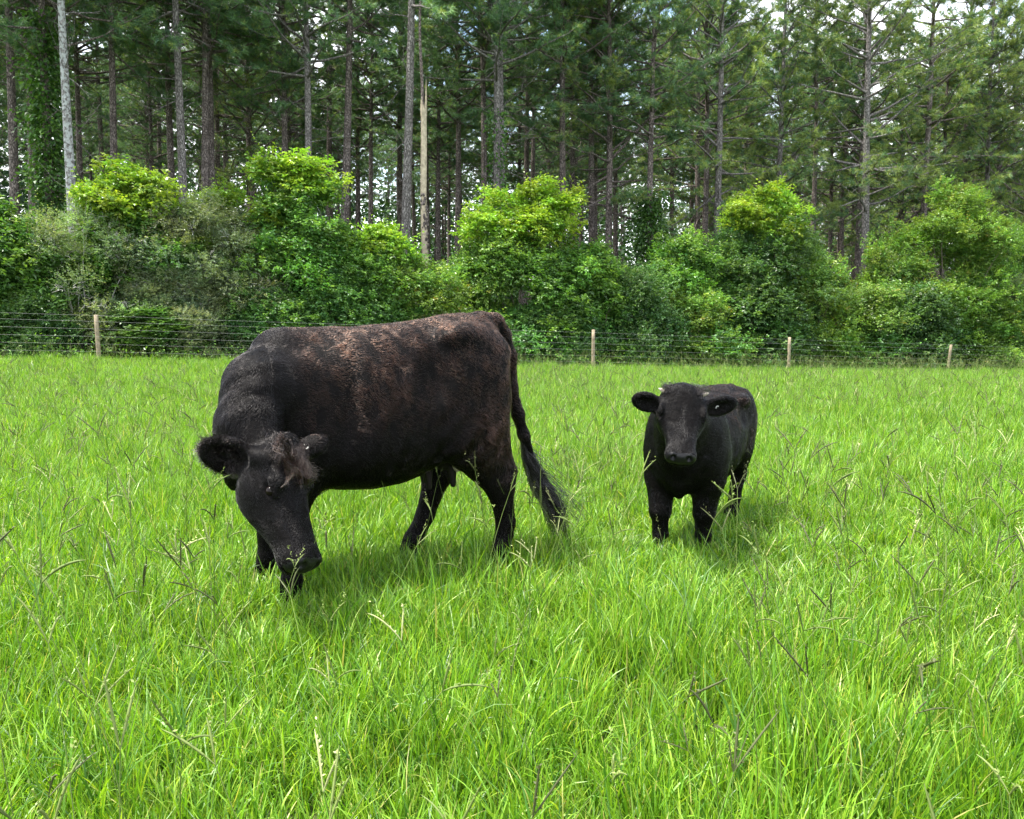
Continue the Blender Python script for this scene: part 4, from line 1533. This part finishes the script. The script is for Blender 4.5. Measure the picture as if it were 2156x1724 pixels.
def shrub(px, top, half, n, style, label, name='shrub', seed=0, shape='dome', cap=None, low=0.0, dens=1.0, group='bushes along the fence', lean=0.0):
    """px, top, half: crown position, top and half width in the photo; n metres behind the fence"""
    r = (px - 1077.5) / F / math.cos(PITCH)
    n = .35 + n * .8 + .62 * half / F * 23
    y = (22.97 + n * 1.062) / (1 - .357 * r)
    x = r * (y + .24)
    z0 = float(gz(x, y))
    H = P(px, top, y)[2] - z0
    Wd = half / F * (y + .24) * 1.22
    root = empty(name, (x, y, z0), 0, label, 'bush' if name == 'shrub' else 'tree', group)
    key = style if (shape == 'dome' and cap is None and style != 'big') else None
    if key in SHRUB_CACHE:
        src, H0, W0 = SHRUB_CACHE[key]
        root.scale = (Wd / W0, Wd / W0, H / H0)
        root.rotation_euler = (0, 0, float(rng.choice([0, math.pi]) + rng.uniform(-.35, .35)))
        for ch in src.children:
            c = ch.copy()
            COL.objects.link(c)
            c.parent = root
        return root
    if key:
        SHRUB_CACHE[key] = (root, H, Wd)
    lf, wf, cols, per, twd = {
        'broad': (.085, .050, MID, 7, 150), 'bright': (.085, .050, BRIGHT, 7, 150), 'dark': (.075, .042, DARK, 8, 150),
        'grey': (.052, .024, GREY, 9, 190), 'olive': (.050, .022, OLIVE, 8, 170), 'yellow': (.075, .042, YELL, 7, 140),
        'big': (.13, .060, MID, 7, 85)}[style]
    # lobes fill the envelope
    lob = []
    nl = int(24 + 5.5 * H * Wd * 1.0)
    for i in range(nl):
        t = low + .03 + (.93 - low) * rng.uniform(0, 1) ** .95
        if shape == 'cone':
            pr = min(1.0, 1.45 * (1 - t) ** .55) + .04
        elif shape == 'tree':
            pr = .42 + .58 * math.sin(min(1, max(0, (t - .25) / .75)) * math.pi * .85 + .35) if t > .3 else .55
        elif shape == 'wide':
            pr = min(1, .8 + .3 * t) * (1 - max(0, t - .6) / .4 * .55)
        else:
            pr = math.sqrt(max(.04, 1 - max(0, (t - .35) / .68) ** 2)) * (.82 + .18 * min(1, t / .3))
        rad = rng.uniform(.20, .60) * min(1, Wd / 1.6 + .25) * (1 if t < .75 else .8)
        pr *= 1 + .16 * math.sin(3 * i + t * 9) + (.15 if t < .5 else 0)
        a = rng.uniform(0, 6.28)
        q = math.sqrt(rng.uniform(.12, 1)) * max(.05, pr * Wd - rad * .6)
        lob.append((q * math.cos(a) + lean * t * Wd, q * math.sin(a) * .55, max(.15, t * H - rad * .3), rad, t))
    lob.append((lean * Wd, 0, H - .30, .30, 1.0))
    for i in range(int(nl * .8)):                 # sprigs that break the outline
        b = lob[rng.integers(len(lob))]
        a, e_ = rng.uniform(0, 6.28), rng.uniform(-.1, 1.2)
        rr = b[3] * rng.uniform(.95, 1.8)
        lob.append((b[0] + rr * math.cos(a) * math.cos(e_), b[1] + rr * math.sin(a) * math.cos(e_), b[2] + rr * math.sin(e_) * .8,
                    rng.uniform(.13, .24), b[4]))
    st = Geo()
    nst = 5 if shape != 'tree' else 3
    bases = [np.array([rng.normal(0, .22 * min(1, Wd)), rng.normal(0, .22), -.1]) for _ in range(nst)]
    g, gc = Geo(), Geo()
    for li, (lx, ly, lz, rad, t) in enumerate(lob):
        c = np.array([lx, ly, lz])
        b = bases[rng.integers(nst)]
        u = np.linspace(0, 1, 6)[:, None]
        mid = b + (c - b) * u + np.array([0, 0, .18 * np.linalg.norm(c[:2] - b[:2])]) * np.sin(u * np.pi) + rng.normal(0, .05, (6, 3)) * u * (1 - u) * 4
        r0 = .012 + .012 * H / 4 + (.02 if shape == 'tree' else 0)
        if li < nl and rng.uniform() < min(1, 16 / nl):
            st.tube(mid + np.array([.10 * math.sin(li), .08 * math.cos(li * 1.7), 0]) * np.sin(u * 4.5 + li) * u * (1 - u) * 3, np.linspace(r0, .006, 6), 5)
        T = int(twd * dens * (rad / .45) ** 2 * .80)
        dv = unit(rng.normal(0, 1, (T, 3)) + np.array([0, 0, .25]))
        u = rng.uniform(.35, 1.08, T) ** .6
        p = c + dv * (rad * u)[:, None] * np.array([1.3, 1.2, .62])
        p = p + wob(p, 1.7, lz) * .16 + wob(p, 4.3, lx) * .06
        td = unit(dv + rng.normal(0, .45, (T, 3)) + np.array([0, 0, .25]))
        tl = rng.uniform(.10, .30, T)
        far = rng.uniform(0, 1, T) < .07
        tl[far] *= 2.1
        td[far] = unit(td[far] + np.array([0, 0, .5]))
        k = np.tile(np.linspace(.1, 1, per), T)
        pp = np.repeat(p, per, 0) + np.repeat(td * tl[:, None], per, 0) * k[:, None]
        alt = np.tile(np.where(np.arange(per) % 2, 1.0, -1.0), T)
        sd = unit(np.cross(np.repeat(td, per, 0), [0.13, .21, 1.0]))
        ld = np.repeat(td, per, 0) * .55 + sd * alt[:, None] + rng.normal(0, .35, (T * per, 3)) + np.array([0, 0, -.12])
        use_cap = cap is not None and t > cap + rng.normal(0, .05)
        lt = rng.uniform(.72, 1.35) * np.array([rng.uniform(.85, 1.2), 1.0, rng.uniform(.8, 1.2)])
        cl = BRIGHT[:2] + [(.19, .29, .03)] if use_cap else cols
        tw = pal(T, cl, [3, 2, 2] + ([.12] if len(cl) > 3 else []))
        tint = np.repeat(tw, per, 0) * rng.uniform(.85, 1.15, (T * per, 1)) * lt
        sz = rng.uniform(.7, 1.2, T * per) * (1.15 if use_cap else 1)
        V, Q, Tn = leaves(pp, ld, lf * 1.15 * sz, wf * 1.15 * sz, tint)
        (gc if use_cap else g).add(V, Q, tint=Tn)
        if style in ('grey', 'olive'):
            for _k in range(9 if style == 'olive' else 4):
                d0 = unit(rng.normal(0, 1, 3) + np.array([0, 0, .35]))
                a0 = c + d0 * rad * .4
                q = a0 + d0 * rad * rng.uniform(.5, .95) * np.linspace(0, 1, 4)[:, None] + rng.normal(0, .05, (4, 3)) * np.linspace(0, 1, 4)[:, None]
                st.tube(q, np.linspace(.007, .003, 4), 3)
    tag(link('stems', st.mesh('stems', [M_TWIG_PALE if style in ('grey', 'olive') or shape == 'tree' else M_TWIG]), root), kind='stuff')
    if g.V:
        link('foliage', g.mesh('foliage', [M_LEAF], False), root)
    if gc.V:
        tag(link('new_growth', gc.mesh('new_growth', [M_LEAF], False), root), 'fresh yellow green leaves on top')
    return root


def build_shrubs():
    S = shrub
    S(25, 400, 105, 1.6, 'big', 'bright green bush with long drooping leaves at the left edge', shape='wide')
    S(205, 432, 150, 1.0, 'olive', 'wide olive grey twiggy bush behind the leftmost fence post', shape='wide', dens=.95)
    S(305, 352, 105, 1.9, 'broad', 'bush with a bright yellow green crown behind the twiggy grey bushes', cap=.72)
    S(440, 412, 120, 1.3, 'grey', 'rounded grey green bush left of the tallest shrub', dens=1.05)
    S(487, 390, 60, 3.4, 'bright', 'small bright green crown peeping over the grey green bush')
    S(640, 314, 96, 1.5, 'broad', 'tallest shrub with a bright yellow green top above the cow', shape='cone', cap=.78, dens=1.1)
    S(690, 560, 90, .9, 'dark', 'dark green low bush beneath the tallest shrub')
    S(570, 600, 75, .9, 'dark', 'dark low bush between the grey green bush and the tallest shrub')
    S(790, 474, 92, 1.7, 'broad', 'bright leafy bush left of the pale grey pine', cap=.8)
    S(905, 555, 85, 1.2, 'yellow', 'low spreading yellow green bush beneath the broken dead trunk')
    S(1105, 384, 140, 1.4, 'broad', 'cone shaped bush with a bright crest behind the cow', shape='cone', cap=.66, dens=1.1)
    S(1240, 530, 68, 1.2, 'big', 'upright leafy bush with large leaves right of the cone shaped bush')
    S(1170, 610, 80, .8, 'dark', 'dark low bush at the foot of the cone shaped bush')
    S(1330, 560, 75, 1.0, 'dark', 'dark hollow bush below the ivy column')
    S(1425, 500, 80, 1.9, 'broad', 'mid green bush right of the ivy column')
    S(1450, 610, 70, .8, 'yellow', 'low light green bush in front of the mid green bush')
    S(1590, 398, 120, 1.5, 'dark', 'dark layered shrub with a bright yellow green crest', shape='cone', cap=.78, dens=1.1)
    S(1560, 590, 110, .9, 'dark', 'dark low bush left of the third fence post')
    S(1695, 540, 72, 1.2, 'yellow', 'small yellow green bush right of the crested shrub')
    S(1790, 610, 82, 1.0, 'yellow', 'low yellow green bush with a bare bent stem beside the third post')
    S(1965, 385, 128, 1.5, 'yellow', 'large yellow green bush left of the right edge', dens=1.15, shape='cone')
    S(1890, 600, 90, .9, 'dark', 'dark low bush at the foot of the large yellow green bush')
    S(2125, 575, 75, 1.0, 'grey', 'pale grey green bush at the right edge')
    S(2060, 640, 60, .8, 'broad', 'low green bush behind the rightmost fence post')
    S(95, 610, 75, .8, 'dark', 'dark green low bush left of the first fence post')
    S(330, 640, 85, .7, 'broad', 'bright low bush right of the first fence post')
    S(-90, 470, 120, 1.4, 'broad', 'green bush beyond the left edge')
    S(2270, 540, 120, 1.4, 'yellow', 'yellow green bush beyond the right edge')
    S(125, 480, 70, 3.0, 'broad', 'mid green bush behind the olive twiggy bush')
    S(555, 455, 75, 2.8, 'grey', 'grey green bush wedged against the left side of the tallest shrub')
    S(728, 470, 60, 2.6, 'dark', 'dark green bush on the right flank of the tallest shrub')
    S(1010, 520, 70, 2.4, 'yellow', 'yellow green bush on the left flank of the cone shaped bush')
    S(1305, 560, 60, 2.6, 'broad', 'pale leafy bush standing behind the dark hollow bush')
    S(1505, 530, 70, 2.6, 'broad', 'leafy bush on the left flank of the crested shrub')
    S(1655, 500, 66, 2.8, 'dark', 'dark green bush on the right flank of the crested shrub')
    S(1860, 520, 70, 2.6, 'yellow', 'light green bush on the left flank of the large yellow green bush')
    S(2065, 480, 70, 2.8, 'broad', 'green bush on the right flank of the large yellow green bush')
    S(390, 560, 80, .9, 'grey', 'low grey green bush in front of the bright crowned bush')
    # undergrowth along the fence line and in the wood
    g = Geo()
    n = 9000
    x = rng.uniform(-24, 30, n)
    d = np.abs(rng.normal(0, .9, n)) + .12
    y = fence_y(x) + d * 1.06
    zz = gz(x, y) + rng.gamma(2, .14, n) * (1 + .6 * noise2(x, y, 1.1))
    V, Q, T = leaves(np.stack([x, y, zz], 1), np.stack([rng.normal(0, 1, n), rng.normal(0, 1, n), rng.normal(.3, .5, n)], 1),
                     rng.uniform(.05, .12, n), rng.uniform(.02, .05, n), pal(n, MID + BRIGHT[:1], [3, 2, 3, 2]))
    g.add(V, Q, tint=T)
    o = link('undergrowth', g.mesh('undergrowth', [M_LEAF], False))
    tag(o, 'low weeds and seedlings along the foot of the fence', kind='stuff')
    g = Geo()
    n = 150000
    nn = 60 + 30 * rng.uniform(0, 1, n)
    nn[:50000] = 40 + 22 * rng.uniform(0, 1, 50000)
    r = rng.uniform(-.95, .95, n)
    y = (22.97 + nn * 1.062) / (1 - .357 * r)
    x = r * y
    h = rng.uniform(0, 1, n) ** 1.9 * np.where(nn < 60, 9.0, 18.0) * (1 + .2 * noise2(x, y, .25))
    V, Q, T = leaves(np.stack([x, y, gz(x, y) + h], 1), unit(rng.normal(0, 1, (n, 3))), rng.uniform(.40, .8, n), rng.uniform(.24, .45, n),
                     pal(n, [(.035, .085, .032), (.05, .11, .035), (.025, .065, .03)], [3, 2, 2]))
    g.add(V, Q, tint=T)
    o = link('distant_woods', g.mesh('distant_woods', [M_NEEDLE], False))
    tag(o, 'dense dark foliage closing off the depth of the wood', kind='stuff')


build_grass()
build_cow()
build_calf()
build_fence()
build_pines()
build_shrubs()
